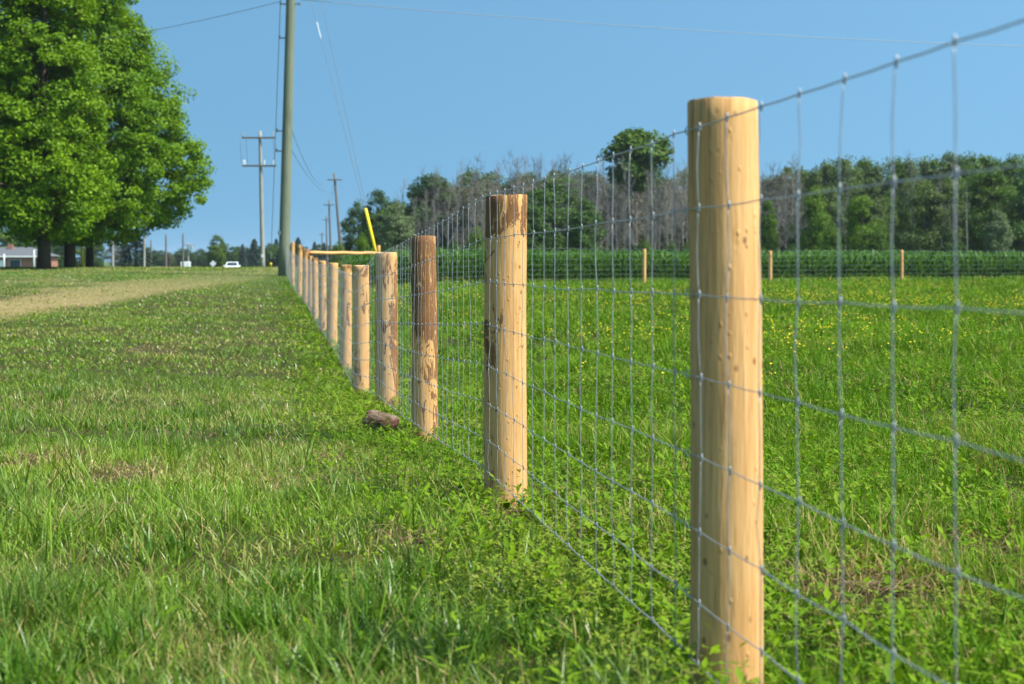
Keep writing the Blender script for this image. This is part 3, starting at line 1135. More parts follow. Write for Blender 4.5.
def conifer_kind(seed, rbase=2.1, n=2600):
    rg = np.random.default_rng(seed)
    t = rg.random(n) ** .75
    z = .4 + 9.6 * (1 - t)
    tier = .78 + .3 * np.abs(np.sin(z * 3.1 + seed))
    rm = rbase * t ** .85 * tier + .08
    rr = rm * np.sqrt(rg.random(n)) ** .7
    a = rg.random(n) * 6.283
    lum = 1 + .15 * np.sin(4 * a + z * 2)
    p = np.stack([rr * lum * np.cos(a), rr * lum * np.sin(a), z - .25 * rr], 1)
    ax = np.stack([np.cos(a), np.sin(a), -.35 + rg.normal(0, .2, n)], 1); ax += rg.normal(0, .25, (n, 3))
    ax /= np.linalg.norm(ax, axis=1)[:, None]
    sd = np.cross(ax, np.array([0, 0, 1.0]) + rg.normal(0, .4, (n, 3))); sd /= np.linalg.norm(sd, axis=1)[:, None]
    L = .55 * (.5 + .8 * rg.random(n)); W = L * .42
    V = np.stack([p - ax * (L / 2)[:, None], p + sd * (W / 2)[:, None], p + ax * (L / 2)[:, None], p - sd * (W / 2)[:, None]], 1)
    i = np.arange(n) * 4
    T = np.concatenate([np.stack([i, i + 1, i + 2], 1), np.stack([i, i + 2, i + 3], 1)])
    me = np_mesh('crown', V.reshape(-1, 3), T, {'tone': np.repeat(rg.random(n), 4)})
    me.materials.append(M['needle'])
    mb = MB(); mb.tube([(0, 0, -.3), (0, 0, 5), (0, 0, 9.9)], [.2, .12, .02], 7)
    tm = mb.mesh('trunk', True); tm.materials.append(M['bark'])
    return Kind(me, tm, 10)


CONE = [conifer_kind(31), conifer_kind(32, 1.7, 2200)]


def bare_kind(seed, h=10.0, prim=17, sec=6, twig=4, r=.13, low=.22):
    rg = random.Random(seed)
    mb = MB()
    k = 8
    pts = [Vector((.12 * math.sin(i * .8 + seed), .12 * math.cos(i * .7 + seed), -.3 + (h * .93 + .3) * i / (k - 1))) for i in range(k)]
    rad = [r * (1 - .85 * i / (k - 1)) for i in range(k)]
    mb.tube(pts, rad, 6)

    def seg(p, dirv, L, r0, n=3):
        P = [p]; dv = dirv.copy()
        for i in range(n):
            dv = (dv + Vector((rg.gauss(0, .16), rg.gauss(0, .16), .10 + rg.gauss(0, .1)))).normalized()
            P.append(P[-1] + dv * (L / n))
        mb.tube(P, [r0 * (1 - .75 * i / n) for i in range(n + 1)], 3, False)
        return P
    for i in range(prim):
        t = low + (1 - low) * (i + rg.random()) / prim
        q = t * (k - 1); j = min(k - 2, int(q))
        p = pts[j].lerp(pts[j + 1], q - j)
        a = rg.random() * 6.28
        el = .45 + .75 * t
        L = h * (.30 - .17 * t) * rg.uniform(.7, 1.25)
        P1 = seg(p, Vector((math.cos(a) * math.cos(el), math.sin(a) * math.cos(el), math.sin(el))), L, .045 * (1.2 - .6 * t), 4)
        for _ in range(sec):
            b = rg.choice(P1[1:])
            a2 = rg.random() * 6.28; e2 = rg.uniform(.2, 1.2)
            P2 = seg(b, Vector((math.cos(a2) * math.cos(e2), math.sin(a2) * math.cos(e2), math.sin(e2))), L * rg.uniform(.3, .6), .020, 3)
            for _ in range(twig):
                a3 = rg.random() * 6.28; e3 = rg.uniform(.1, 1.3)
                seg(rg.choice(P2[1:]), Vector((math.cos(a3) * math.cos(e3), math.sin(a3) * math.cos(e3), math.sin(e3))), L * rg.uniform(.14, .3), .012, 2)
    me = mb.mesh('trunk')
    me.materials.append(M['deadwood'])
    return Kind(None, me, h)


BARE_T = [bare_kind(41), bare_kind(42, prim=20), bare_kind(43, prim=15, low=.35), bare_kind(44, prim=18, sec=7)]
SNAG = bare_kind(45, prim=8, sec=2, twig=2, low=.4)

# --- the big maples beside the lawn
def maple(px, d, prof_px, seed, label, base_y, trunk_w, clusters, off=0.0, limbs=40):
    sc = d / F
    x = (px - 512) * sc
    zb = gz(x, d)
    prof = [(E + (HY - y) * sc - zb, r * sc) for y, r in prof_px]
    me, C = crown_mesh(prof, int(clusters * .85), 160, .16, seed, offset=(off * sc, 0), spread=.68, shell=.62, wid=.8, lumpy=.55, flat=.62, droop=.1)
    me.materials.append(M['maple'])
    o = empty('maple_tree', (x, d, zb))
    tag(o, label, 'tree', 'maples beside the lawn')
    link_mesh('crown', me, None, o)
    tm = trunk_mesh(prof[-1][0] * .9, trunk_w * sc / 2, C, limbs, seed, .08)
    tm.materials.append(M['bark'])
    link_mesh('trunk', tm, None, o)


maple(44, 72, [(236, 20), (222, 54), (190, 68), (140, 68), (90, 70), (40, 66), (-10, 58), (-60, 44), (-100, 22), (-118, 4)], 51,
      'leafy maple with the thickest dark trunk and sunlit yellow green crown, leftmost', 268, 12, 760, -22)
maple(70, 79, [(238, 25), (224, 60), (190, 78), (140, 78), (90, 75), (40, 66), (-10, 53), (-60, 38), (-100, 18), (-116, 4)], 52,
      'maple whose dark trunk stands between two others, left of the leaning yellow guard', 268, 10, 760, 6)
maple(90, 86, [(240, 30), (226, 74), (208, 96), (182, 107), (145, 101), (100, 85), (60, 66), (10, 36), (-35, 14), (-50, 4)], 53,
      'broad maple with the slimmest trunk, its dark crown reaching farthest to the right', 268, 7, 800, 6)
maple(-62, 77, [(232, 25), (218, 60), (180, 72), (120, 70), (60, 60), (0, 46), (-50, 22), (-80, 4)], 54,
      'maple at the picture edge showing only part of its crown', 268, 10, 520, 0)

# --- the wood behind the corn
WG = 'trees of the wood behind the corn'
tree(BROAD[0], 357, 203, 175, 'dark green tree at the left end of the wood, behind the yellow guard', M['leaf_dark'], WG, wide=.7)
tree(BROAD[1], 378, 192, 170, 'dark rounded tree above the knotty bark streaked post', M['leaf_dark'], WG, wide=.8)
tree(BUSH, 362, 232, 125, 'low bright green bush left of the knotty fence post', M['leaf_bright'], None, 'bush', 'bush', .55)
tree(BUSH, 338, 240, 135, 'low green bush behind the brace rail', M['leaf_mid'], None, 'bush', 'bush', .6)
tree(BROAD[2], 398, 204, 132, 'pale grey green willowy tree behind the knotty fence post', M['leaf_pale'], WG, wide=.9)
tree(LUMP[1], 432, 175, 182, 'tall dark green tree rising above the post with dark bark', M['leaf_dark'], WG, wide=.85)
tree(BROAD[1], 415, 186, 186, 'dark tree leaning against the tall dark tree above the post with dark bark', M['leaf_dark'], WG, wide=.7)
tree(BROAD[2], 470, 172, 200, 'olive topped tree between the two bark topped posts', M['leaf_olive'], WG, wide=.8)
tree(BUSH, 476, 226, 128, 'small round green bush left of the thick pale post', M['leaf_mid'], None, 'bush', 'bush', .6)
tree(LUMP[0], 556, 180, 140, 'big dark green tree right of the thick pale post', M['leaf_dark'], WG, wide=1.15)
tree(BROAD[0], 530, 200, 133, 'dark low tree close against the right side of the thick pale post', M['leaf_dark'], WG, wide=.95)
tree(BROAD[2], 583, 200, 133, 'dark green tree on the right flank of the big dark green tree', M['leaf_dark'], WG, wide=.9)
tree(BUSH, 646, 238, 126, 'low dark bush behind the short pale cross fence post', M['leaf_mid'], None, 'bush', 'bush', .5)
tree(BUSH, 672, 240, 126, 'low bush close left of the largest post', M['leaf_mid'], None, 'bush', 'bush', .45)
tree(BROAD[1], 768, 202, 136, 'bright green narrow tree close right of the largest post', M['leaf_bright'], WG, wide=.55)
tree(LUMP[0], 815, 190, 134, 'bright green tree with layered lumpy crown, right of the largest post', M['leaf_bright'], WG, wide=.62)
tree(BUSH, 832, 222, 128, 'bright green bush below the layered bright tree', M['leaf_bright'], None, 'bush', 'bush', .55)
tree(LUMP[1], 862, 196, 134, 'dark and bright green tree in the middle of the wood at right', M['leaf_bright'], WG, wide=.7)
tree(BUSH, 880, 224, 128, 'wide green bush below the middle trees at right', M['leaf_mid'], None, 'bush', 'bush', .7)
tree(LUMP[0], 925, 184, 150, 'olive green tree left of the pale leafless snag', M['leaf_olive'], WG, wide=.8)
tree(SNAG, 967, 180, 131, 'thin pale leafless snag standing in front of dark trees', None, WG, name='dead_tree', trunk_mat=M['snag'], wide=.5)
tree(LUMP[1], 990, 170, 148, 'large dark green tree right of the pale snag', M['leaf_mid'], WG, wide=.8)
tree(BROAD[2], 998, 212, 130, 'pale grey green small tree in front of the large dark tree at right', M['leaf_pale'], None, wide=.75)
tree(LUMP[0], 1036, 168, 145, 'deep green tree cut off by the right edge of the picture', M['leaf_dark'], WG, wide=.9)
tree(BROAD[0], 1075, 175, 150, 'green tree beyond the right edge of the picture', M['leaf_mid'], WG, wide=.9)


def build_emergent():
    me, C = crown_mesh([(5.8, .5), (6.6, 1.5), (8.0, 2.3), (9.2, 2.0), (9.7, 1.3), (10, .5)], 85, 100, .28, 61, shell=.5, spread=.74, lumpy=1.2, flat=.6)
    me.materials.append(M['leaf_mid'])
    tm = trunk_mesh(9.2, .16, C, 40, 61); tm.materials.append(M['bark'])
    tree(Kind(me, tm, 10), 636, 133, 176, 'tall lone tree with flat topped green crown standing clear above the bare wood', M['leaf_mid'], WG, wide=1.0)


build_emergent()
rw = random.Random(77)


def skyline(px):
    return float(np.interp(px, [340, 380, 420, 450, 480, 560, 620, 700, 760, 800, 830, 900, 960, 1060], [225, 200, 184, 178, 172, 166, 168, 168, 170, 168, 164, 160, 158, 162]))


LBARE = 'leafless grey tree among the bare trunks of the wood behind the corn'
LOLIVE = 'olive green tree in the closed canopy at the right of the wood'
LBACK = 'dark tree deep in the wood, seen between the bare trunks'
LBROWN = 'thin brownish half bare tree in the wood behind the corn'
px = 404.0
while px < 800:
    tree(rw.choice(BARE_T), px + rw.uniform(-4, 4), skyline(px) + rw.uniform(-9, 12), rw.uniform(168, 190), LBARE, None, 'bare trees of the wood', name='bare_tree', trunk_mat=M['deadwood'], wide=rw.uniform(.6, .85))
    px += 7.5
px = 436.0
while px < 800:
    tree(rw.choice(BARE_T), px + rw.uniform(-4, 4), skyline(px) + rw.uniform(8, 30), rw.uniform(146, 162), LBARE, None, 'bare trees of the wood', name='bare_tree', trunk_mat=M['deadwood'], wide=rw.uniform(.6, .85))
    px += 10
px = 430.0
while px < 800:
    tree(SPARSE, px + rw.uniform(-4, 4), skyline(px) + rw.uniform(4, 26), rw.uniform(176, 196), LBROWN, M['leaf_brown'], 'half bare trees of the wood', name='thin_tree', wide=rw.uniform(.7, .95), trunk_mat=M['deadwood'])
    px += 15
px = 372.0
while px < 815:
    tree(rw.choice(BROAD), px + rw.uniform(-5, 5), skyline(px) + rw.uniform(2, 18), rw.uniform(200, 215), LBACK, rw.choice([M['leaf_dark'], M['leaf_olive']]), 'trees deep in the wood', wide=rw.uniform(.8, 1.05))
    px += 12
px = 790.0
while px < 1085:
    tree(rw.choice(BROAD), px + rw.uniform(-5, 5), skyline(px) + rw.uniform(-3, 6), rw.uniform(182, 200), LOLIVE, rw.choice([M['leaf_olive'], M['leaf_olive'], M['leaf_mid']]), 'canopy trees at the right of the wood', wide=rw.uniform(.55, .8))
    tree(rw.choice(BROAD + LUMP), px + rw.uniform(-5, 5) + 8, skyline(px) + rw.uniform(18, 42), rw.uniform(160, 176), LOLIVE, rw.choice([M['leaf_olive'], M['leaf_mid'], M['leaf_olive']]), 'canopy trees at the right of the wood', wide=rw.uniform(.55, .8))
    px += 10
for px in (800, 846, 893, 912, 941, 955):
    tree(rw.choice(BARE_T), px, skyline(px) + rw.uniform(2, 22), rw.uniform(150, 172), 'bare grey tree standing among the green canopy trees at right', None, 'bare trees at the right of the wood', name='bare_tree', trunk_mat=M['deadwood'], wide=.6)
px = 395.0
while px < 1090:
    tree(BUSH, px + rw.uniform(-6, 6), rw.uniform(239, 249), rw.uniform(142, 152), 'low shaded shrub at the foot of the wood', M['leaf_dark'], 'shrubs at the foot of the wood', 'shrub', 'shrub', rw.uniform(.7, 1.1))
    px += 21

# --- far tree line to the left
FG = 'far tree line beyond the road'
for px in range(220, 352, 4):
    con = rw.random() < .62
    tree(rw.choice(CONE) if con else rw.choice(BROAD), px + rw.uniform(-3, 3), rw.uniform(236, 250) if con else rw.uniform(243, 251), rw.uniform(330, 400),
         'small dark conifer in the far tree line beyond the road' if con else 'small round tree in the far tree line beyond the road',
         M['needle_hazed'] if con else M['leaf_dark'], 'far conifers' if con else 'far round trees', 'conifer' if con else 'tree', wide=1.7 if con else 1.1)
for px in range(150, 345, 6):
    tree(rw.choice(BROAD), px + rw.uniform(-3, 3), rw.uniform(247, 254), rw.uniform(410, 440), 'low dim tree in the farthest hedge line', M['leaf_dark'], 'farthest hedge line trees', wide=1.6)
tree(BROAD[1], 217, 236, 250, 'single round mid green tree left of the white car', M['leaf_mid'], wide=.95)
tree(CONE[0], 136, 229, 215, 'large dark spruce standing behind the slim poles', M['needle'], None, 'spruce', wide=2.2)
tree(CONE[0], 124, 240, 230, 'smaller spruce against the left side of the large dark spruce', M['needle'], None, 'spruce', wide=2.0)
tree(SPARSE, 113, 236, 228, 'brownish tree left of the large dark spruce', M['leaf_brown'], wide=.8)
tree(SPARSE, 168, 252, 300, 'brownish low tree right of the large dark spruce', M['leaf_brown'], wide=1.1)
for px, ty, d, m, lab in ((-30, 218, 290, 'leaf_mid', 'green tree behind the left end of the brick house, outside the picture edge'), (-8, 222, 285, 'leaf_mid', 'green tree behind the brick house, at the edge of the picture'), (14, 228, 300, 'leaf_dark', 'dark green tree rising behind the house roof'),
                          (36, 224, 290, 'leaf_mid', 'green tree behind the right end of the house roof'), (56, 222, 280, 'leaf_mid', 'green tree filling the gap between the two thickest maple trunks'), (76, 226, 270, 'leaf_mid', 'green tree behind the slim maple trunk'), (96, 240, 300, 'leaf_dark', 'low green tree left of the brownish tree')):
    tree(rw.choice(BROAD), px, ty, d, lab, M[m], wide=1.1)
tree(BUSH, 100, 260, 190, 'low dark bush near the foot of the brownish tree', M['leaf_dark'], None, 'bush', 'bush', .8)


# ------------------------------------------------------------------ corn
def build_corn():
    rg = np.random.default_rng(91)
    pos = []
    for row in range(26):
        off = 1.6 + row * .76
        xs = np.arange(-16, 34, .21 if row < 9 else .32)
        xs = xs + rg.normal(0, .03, len(xs))
        ys = np.interp(xs, [-7, -3.7, .0, 4, 8.5, 13.5, 19, 40], [41, 42.5, 45.5, 48.2, 50.6, 53.2, 56.2, 66]) + off + 1.5 + rg.normal(0, .03, len(xs)) + np.maximum(-xs - 4, 0) * 1.2
        pos.append(np.stack([xs, ys], 1))
    P = np.concatenate(pos)
    P = P[P[:, 0] > np.interp(P[:, 1], [40, 48, 60, 90], [-5.2, -5.0, -6.6, -9])]
    n = len(P)
    zb = ground(P[:, 0], P[:, 1])
    H = (.96 + .20 * rg.random(n)) * (1 + .22 * (fnoise(P[:, 0], P[:, 1], .3) - .5))
    g = Gather()
    tone0 = rg.random(n)
    for q in range(9):
        t = .12 + .80 * q / 8
        a = (q % 2) * np.pi + rg.random(n) * .9 + rg.random(n) * (q * .2)
        L = .50 * (.75 + .5 * rg.random(n)) * (1 - .45 * abs(t - .55))
        dx, dy = np.cos(a), np.sin(a)
        sx, sy = -dy, dx
        z0 = zb + H * t * .8
        rise = H * .26 * (.6 + .6 * rg.random(n)) * (1.0 if q > 4 else .7)
        cols = []
        for f, w, zz in ((0, .6, 0), (.35, 1, .85), (.7, .8, .95), (1, 0, .35)):
            cx = P[:, 0] + dx * L * f; cy = P[:, 1] + dy * L * f; cz = z0 + rise * zz
            if w:
                hw = .042 * w
                cols.append(np.stack([cx - sx * hw, cy - sy * hw, cz], 1)[:, None]); cols.append(np.stack([cx + sx * hw, cy + sy * hw, cz], 1)[:, None])
            else: cols.append(np.stack([cx, cy, cz], 1)[:, None])
        V = np.concatenate(cols, 1)
        b = np.arange(n) * 7
        Q = np.concatenate([np.stack([b, b + 1, b + 3, b + 2], 1), np.stack([b + 2, b + 3, b + 5, b + 4], 1)])
        T = np.stack([b + 4, b + 5, b + 6], 1)
        tn = np.clip(tone0 * .4 + rg.random(n) * .6, 0, 1)
        g.add(V.reshape(-1, 3), Q, T, np.repeat(tn, 7), np.zeros(n * 7))
    # stalks
    V = np.zeros((n, 4, 3))
    for j, (ox, zt) in enumerate(((-.014, 0), (.014, 0), (.006, .86), (-.006, .86))):
        V[:, j, 0] = P[:, 0] + ox; V[:, j, 1] = P[:, 1]; V[:, j, 2] = zb + H * zt
    g.add(V.reshape(-1, 3), np.arange(n * 4).reshape(n, 4), np.zeros((0, 3), int), np.repeat(tone0, 4), np.zeros(n * 4))
    o = link_mesh('corn_field', g.mesh('corn_field'), M['corn'])
    tag(o, 'knee high green corn standing in a dense band behind the field', 'corn', kind='stuff')


build_corn()

# ------------------------------------------------------------------ poles, wires, guys
def pole_mesh(h, r0, r1, n=14, lean=0.0):
    mb = MB()
    k = 10
    mb.tube([(lean * i / (k - 1), 0, -.5 + (h + .5) * i / (k - 1)) for i in range(k)], [r0 + (r1 - r0) * i / (k - 1) for i in range(k)], n)
    return mb.mesh('shaft', True)


def sag_line(a, b, sag, n=26):
    return [a.lerp(b, i / n) - Vector((0, 0, sag * 4 * (i / n) * (1 - i / n))) for i in range(n + 1)]


def wire_thing(name, label, pts, r, cat='cable', group=None):
    mb = MB(); mb.tube(pts, r, 5)
    return tag(mb.build(name, M['cable'], smooth_=True), label, cat, group)


# the big pole next to the fence end
NP = 60.0
nb = at(283.2, 274, NP); nb.z = gz(nb.x, NP)
npole = empty('utility_pole', nb)
tag(npole, 'thick grey green utility pole at the far end of the fence', 'utility pole')
HN = 15.6
LEAN = .42
link_mesh('shaft', pole_mesh(HN, .225, .165, 18, LEAN), M['pole'], npole)


def on_pole(py):
    z = E + (HY - py) * NP / F - nb.z
    return Vector((LEAN * z / HN, 0, z))


for py in (4, 38, 131, 151):                         # little brackets on the left side
    p = on_pole(py)
    mb = MB(); mb.box((p.x - .26, p.y, p.z), (.28, .06, .05)); mb.tube([(p.x - .40, 0, p.z - .04), (p.x - .40, 0, p.z + .10)], .035, 8)
    mb.build('bracket', M['steel'], npole)
p = on_pole(4)
mb = MB(); mb.box((p.x + .27, 0, p.z), (.26, .06, .05)); mb.tube([(p.x + .37, 0, p.z - .05), (p.x + .37, 0, p.z + .07)], .04, 8); mb.build('bracket', M['steel'], npole)
mb = MB(); mb.box((LEAN, 0, HN - .5), (2.6, .10, .12)); mb.build('crossarm', M['pole_grey'], npole)
for dx in (-1.15, -.4, .4, 1.15):
    mb = MB(); mb.lathe([(.03, 0), (.075, .03), (.05, .07), (.075, .11), (.04, .16), (.02, .2)], 10, (LEAN + dx, 0, HN - .44)); mb.build('insulator', M['porcelain'], npole)
mb = MB(); mb.lathe([(.055, 0), (.055, .16)], 8, (on_pole(235).x - .17, -.15, on_pole(235).z)); mb.build('tag_plate', M['steel'], npole)

a = nb + on_pole(4) + Vector((-.40, 0, .1)); b = Vector((-45, 96, 12.0))
b = at(-40, 52, 96)
wire_thing('overhead_cable', 'single overhead cable running from the thick pole left behind the maples', sag_line(a, b, .5), .013)
a = nb + on_pole(2) + Vector((.40, 0, .1)); b = at(1500, 50, 75)
wire_thing('overhead_cable', 'single overhead cable crossing the sky from the thick pole to the right', sag_line(a, b, .75, 40), .013)

# the second pole with two crossarms
SP = 100.0
sb = at(263, 270, SP); sb.z = gz(sb.x, SP)
spole = empty('utility_pole', sb)
tag(spole, 'slim grey utility pole with two crossarms, behind the thick pole', 'utility pole')
HS = E + (HY - 131) * SP / F - sb.z
link_mesh('shaft', pole_mesh(HS, .16, .10, 12, -.2), M['pole_grey'], spole)
for py, nm in ((138, 'upper'), (166, 'lower')):
    z = E + (HY - py) * SP / F - sb.z
    mb = MB(); mb.box((-.2 * z / HS - .08, -.14, z), (2.25, .1, .12)); mb.build('crossarm', M['pole_dark'], spole)
    for dx in ((-1.05, -.95, .35, .95) if py == 166 else (-1.05, .05, .95)):
        mb = MB(); mb.lathe([(.02, 0), (.05, .04), (.03, .09), (.055, .15), (.03, .2), (.05, .25), (.02, .31), (.01, .36)], 8, (-.2 * z / HS - .08 + dx, -.14, z + .06))
        mb.build('insulator', M['porcelain'] if py == 166 else M['steel'], spole)
z1 = E + (HY - 140) * SP / F - sb.z; z2 = E + (HY - 163) * SP / F - sb.z
for dx in (-1.25, -.85, .95):
    mb = MB(); mb.tube(sag_line(Vector((-.25 + dx, -.16, z1)), Vector((-.25 + dx + .1, -.16, z2)), .0, 4), .018, 5); mb.build('jumper_wire', M['cable'], spole)
mb = MB(); mb.box((-.02, -.15, .9), (.14, .03, .22)); mb.build('marker_plate', M['sign'], spole)

# guys
def guy(name, label, anchor, tops, guard_len, guard_r=.045, insul=None, rad=.011):
    root = empty(name, anchor)
    tag(root, label, 'guy wire')
    for k, tp in enumerate(tops):
        v = tp - anchor
        mb = MB(); mb.tube([(0, 0, 0), v * .5, v], rad, 5); mb.build('cable', M['cable'], root)
        if insul:
            mb = MB(); q = insul[k]; mb.tube([v * (q - .025), v * (q - .02), v * (q + .02), v * (q + .025)], [.012, .026, .026, .012], 7); mb.build('insulator', M['porcelain'], root)
    v = (sum(tops, Vector()) / len(tops) - anchor).normalized()
    mb = MB()
    mb.tube([v * .1, v * (guard_len - .02), v * guard_len], [guard_r, guard_r, guard_r * .6], 10)
    mb.build('guard', M['yellow'], root, smooth_=True)
    return root


an = at(382, 281, 60.0); an.z = gz(an.x, an.y) - .05
guy('guy_wire', 'pair of guy wires slanting from the thick pole to a long yellow guard', an,
    [nb + on_pole(-57) + Vector((.18, 0, 0)), nb + on_pole(-105) + Vector((.18, 0, 0))], 2.9, .062, (.74, .80))
an = at(270.5, 270, 97.0); an.z = gz(an.x, an.y) - .05
guy('guy_wire', 'nearly vertical guy wire left of the thick pole with a short yellow guard', an,
    [nb + on_pole(-8) + Vector((-.4, 0, 0))], 1.35, .075, (.085,), .016)

# dark poles along the road to the right of the thick pole
RP = [(343, 336, 173, 150, 'dark leaning utility pole, tallest of those right of the thick pole'),
      (331.5, 329.5, 200, 205, 'dark utility pole with a crossarm, second of those right of the thick pole'),
      (327.5, 326.5, 216, 275, 'faint dark utility pole, thinnest of those right of the thick pole'),
      (322.5, 322, 232, 360, 'tiny far utility pole just left of the thinnest dark pole')]
rtop = []
for bx, tx, ty, d, lab in RP:
    x = (bx - 512) * d / F
    b = Vector((x, d, gz(x, d)))
    h = E + (HY - ty) * d / F - b.z
    o = empty('utility_pole', b); tag(o, lab, 'utility pole', 'poles along the road')
    ln = (tx - bx) * d / F * 1.25
    link_mesh('shaft', pole_mesh(h, .17, .11, 8, ln), M['pole_dark'], o)
    mb = MB(); mb.box((ln * .94, -.16, h * .93), (1.5, .1, .12)); mb.build('crossarm', M['pole_dark'], o)
    rtop.append(b + Vector((ln, 0, h * .94)))
a = nb + on_pole(150)
wire_thing('overhead_cable', 'sagging cable from the thick pole to the dark leaning pole, the upper one', sag_line(nb + on_pole(131) + Vector((.2, 0, 0)), rtop[0] + Vector((-.6, 0, .1)), 1.3), .012)
wire_thing('overhead_cable', 'sagging cable from the thick pole to the dark leaning pole, the lower one', sag_line(a + Vector((.2, 0, 0)), rtop[0] + Vector((.6, 0, .1)), 1.5), .012)
wire_thing('overhead_cable', 'far cable strung between the dark poles along the road', sag_line(rtop[0], rtop[1], .8) + sag_line(rtop[1], rtop[2], .8)[1:], .014)
an = at(348, 266, 140.0); an.z = gz(an.x, an.y) - .05
guy('guy_wire', 'guy wire of the dark leaning pole, small yellow guard showing below the brace rail', an, [rtop[0] + Vector((0, 0, -1))], 1.6, .07)

# thin poles on the left beyond the crest
LP = [(113, 112.5, 237, 150, 'pole_grey', 'slim grey pole in front of the brownish tree left of the spruce'), (144, 144.5, 236, 150, 'pole_grey', 'slim grey pole in front of the large dark spruce'),
      (166, 166, 234, 190, 'pole_dark', 'slim dark pole right of the large dark spruce'), (183, 183, 233, 200, 'pole_dark', 'dark pole directly behind the white trailer'),
      (188.5, 188, 243, 240, 'pole_grey', 'short pole with a crossarm and grey transformer right of the white trailer'), (151, 151, 240, 230, 'pole_dark', 'thin pole nearly hidden in the right flank of the large spruce')]
for bx, tx, ty, d, m, lab in LP:
    x = (bx - 512) * d / F
    b = Vector((x, d, gz(x, d))); h = E + (HY - ty) * d / F - b.z
    o = empty('utility_pole', b); tag(o, lab, 'utility pole', 'slim poles beyond the crest')
    link_mesh('shaft', pole_mesh(h, .15, .10, 8, (tx - bx) * d / F), M[m], o)
    if 'crossarm' in lab:
        mb = MB(); mb.box((0, -.14, h * .93), (1.9, .1, .12)); mb.build('crossarm', M['pole_grey'], o)
        mb = MB(); mb.lathe([(.18, 0), (.2, .05), (.2, .6), (.1, .68)], 10, (.5, -.2, h * .78)); mb.build('transformer', M['pole_grey'], o)
# the pole among the maples and its guy
b = at(66.3, 268, 92); b.z = gz(b.x, 92)
o = empty('utility_pole', b); tag(o, 'pale grey pole rising into the maple crowns between two dark trunks', 'utility pole')
link_mesh('shaft', pole_mesh(10.5, .10, .075, 10), M['pole_grey'], o)
an = at(83.3, 268, 90); an.z = gz(an.x, 90) - .05
guy('guy_wire', 'guy wire with a leaning yellow guard between the maple trunks', an, [b + Vector((.1, 0, 10.2))], 1.42, .075)
for px, ty, d, lab in ((34, 250, 130, 'short white post in front of the brick house'), (4, 254, 130, 'short pinkish grey post at the left end of the brick house')):
    x = (px - 512) * d / F; z = gz(x, d); h = E + (HY - ty) * d / F - z
    mb = MB(); mb.tube([(0, 0, -.3), (0, 0, h * .97), (0, 0, h)], [.08, .075, .05], 10)
    tag(mb.build('marker_post', M['sign'], None, (x, d, z), True), lab, 'post')

# ------------------------------------------------------------------ house, trailer, sign, car
def build_house():
    d = 215.0
    x0 = (-62 - 512) * d / F; x1 = (41 - 512) * d / F
    zb = gz((x0 + x1) / 2, d)
    root = empty('house', ((x0 + x1) / 2, d, zb))
    tag(root, 'low red brick bungalow with grey roof behind the maple trunks', 'house')
    W = x1 - x0; Dp = 8.0; H = E + (HY - 256) * d / F - zb; RH = E + (HY - 247) * d / F - zb
    mb = MB(); mb.box((0, Dp / 2, H / 2 - .2), (W, Dp, H + .4)); mb.build('wall', M['brick'], root)
    mb = MB()
    e = .45
    vs = [(-W / 2 - e, -e, H - .02), (W / 2 + e, -e, H - .02), (W / 2 + e, Dp + e, H - .02), (-W / 2 - e, Dp + e, H - .02), (-W / 2 + 2.6, Dp / 2, RH), (W / 2 - 2.6, Dp / 2, RH)]
    mb.add(vs, [(0, 1, 5, 4), (1, 2, 5), (2, 3, 4, 5), (3, 0, 4), (3, 2, 1, 0)])
    rf = mb.build('roof', M['shingle'], root)
    mb = MB(); mb.box((W / 2 - 5.4, Dp / 2 - .8, RH - .1), (.7, .6, 1.1)); mb.build('chimney', M['brick'], rf)
    mb = MB(); mb.box((0, -e - .03, H - .08), (W + 2 * e, .05, .18)); mb.build('fascia', M['white'], rf)
    for fx, w in ((-.32, 1.6), (.0, 1.4), (.25, 1.5)):
        f = MB(); f.box((fx * W, -.02, H * .58), (w + .1, .08, 1.2)); fo = f.build('window', M['white'], root)
        g = MB(); g.box((fx * W, -.065, H * .58), (w, .03, 1.1)); g.build('pane', M['glass'], fo)
    mb = MB(); mb.box((.11 * W, -.03, 1.0), (.95, .06, 2.0)); do = mb.build('door', M['white'], root)
    mb = MB(); mb.box((.11 * W + .36, -.08, 1.0), (.05, .05, .14)); mb.build('handle', M['steel'], do)


build_house()


def wheel(parent, c, r, w, axis='x'):
    mb = MB()
    v = Vector((w / 2, 0, 0)) if axis == 'x' else Vector((0, w / 2, 0))
    c = Vector(c)
    mb.tube([c - v, c - v * .8, c + v * .8, c + v], [r * .92, r, r, r * .92], 18)
    wo = mb.build('wheel', M['rubber'], parent, smooth_=False)
    mb = MB(); mb.tube([c - v * 1.04, c + v * 1.04], r * .58, 14); mb.build('rim', M['sign'], wo)


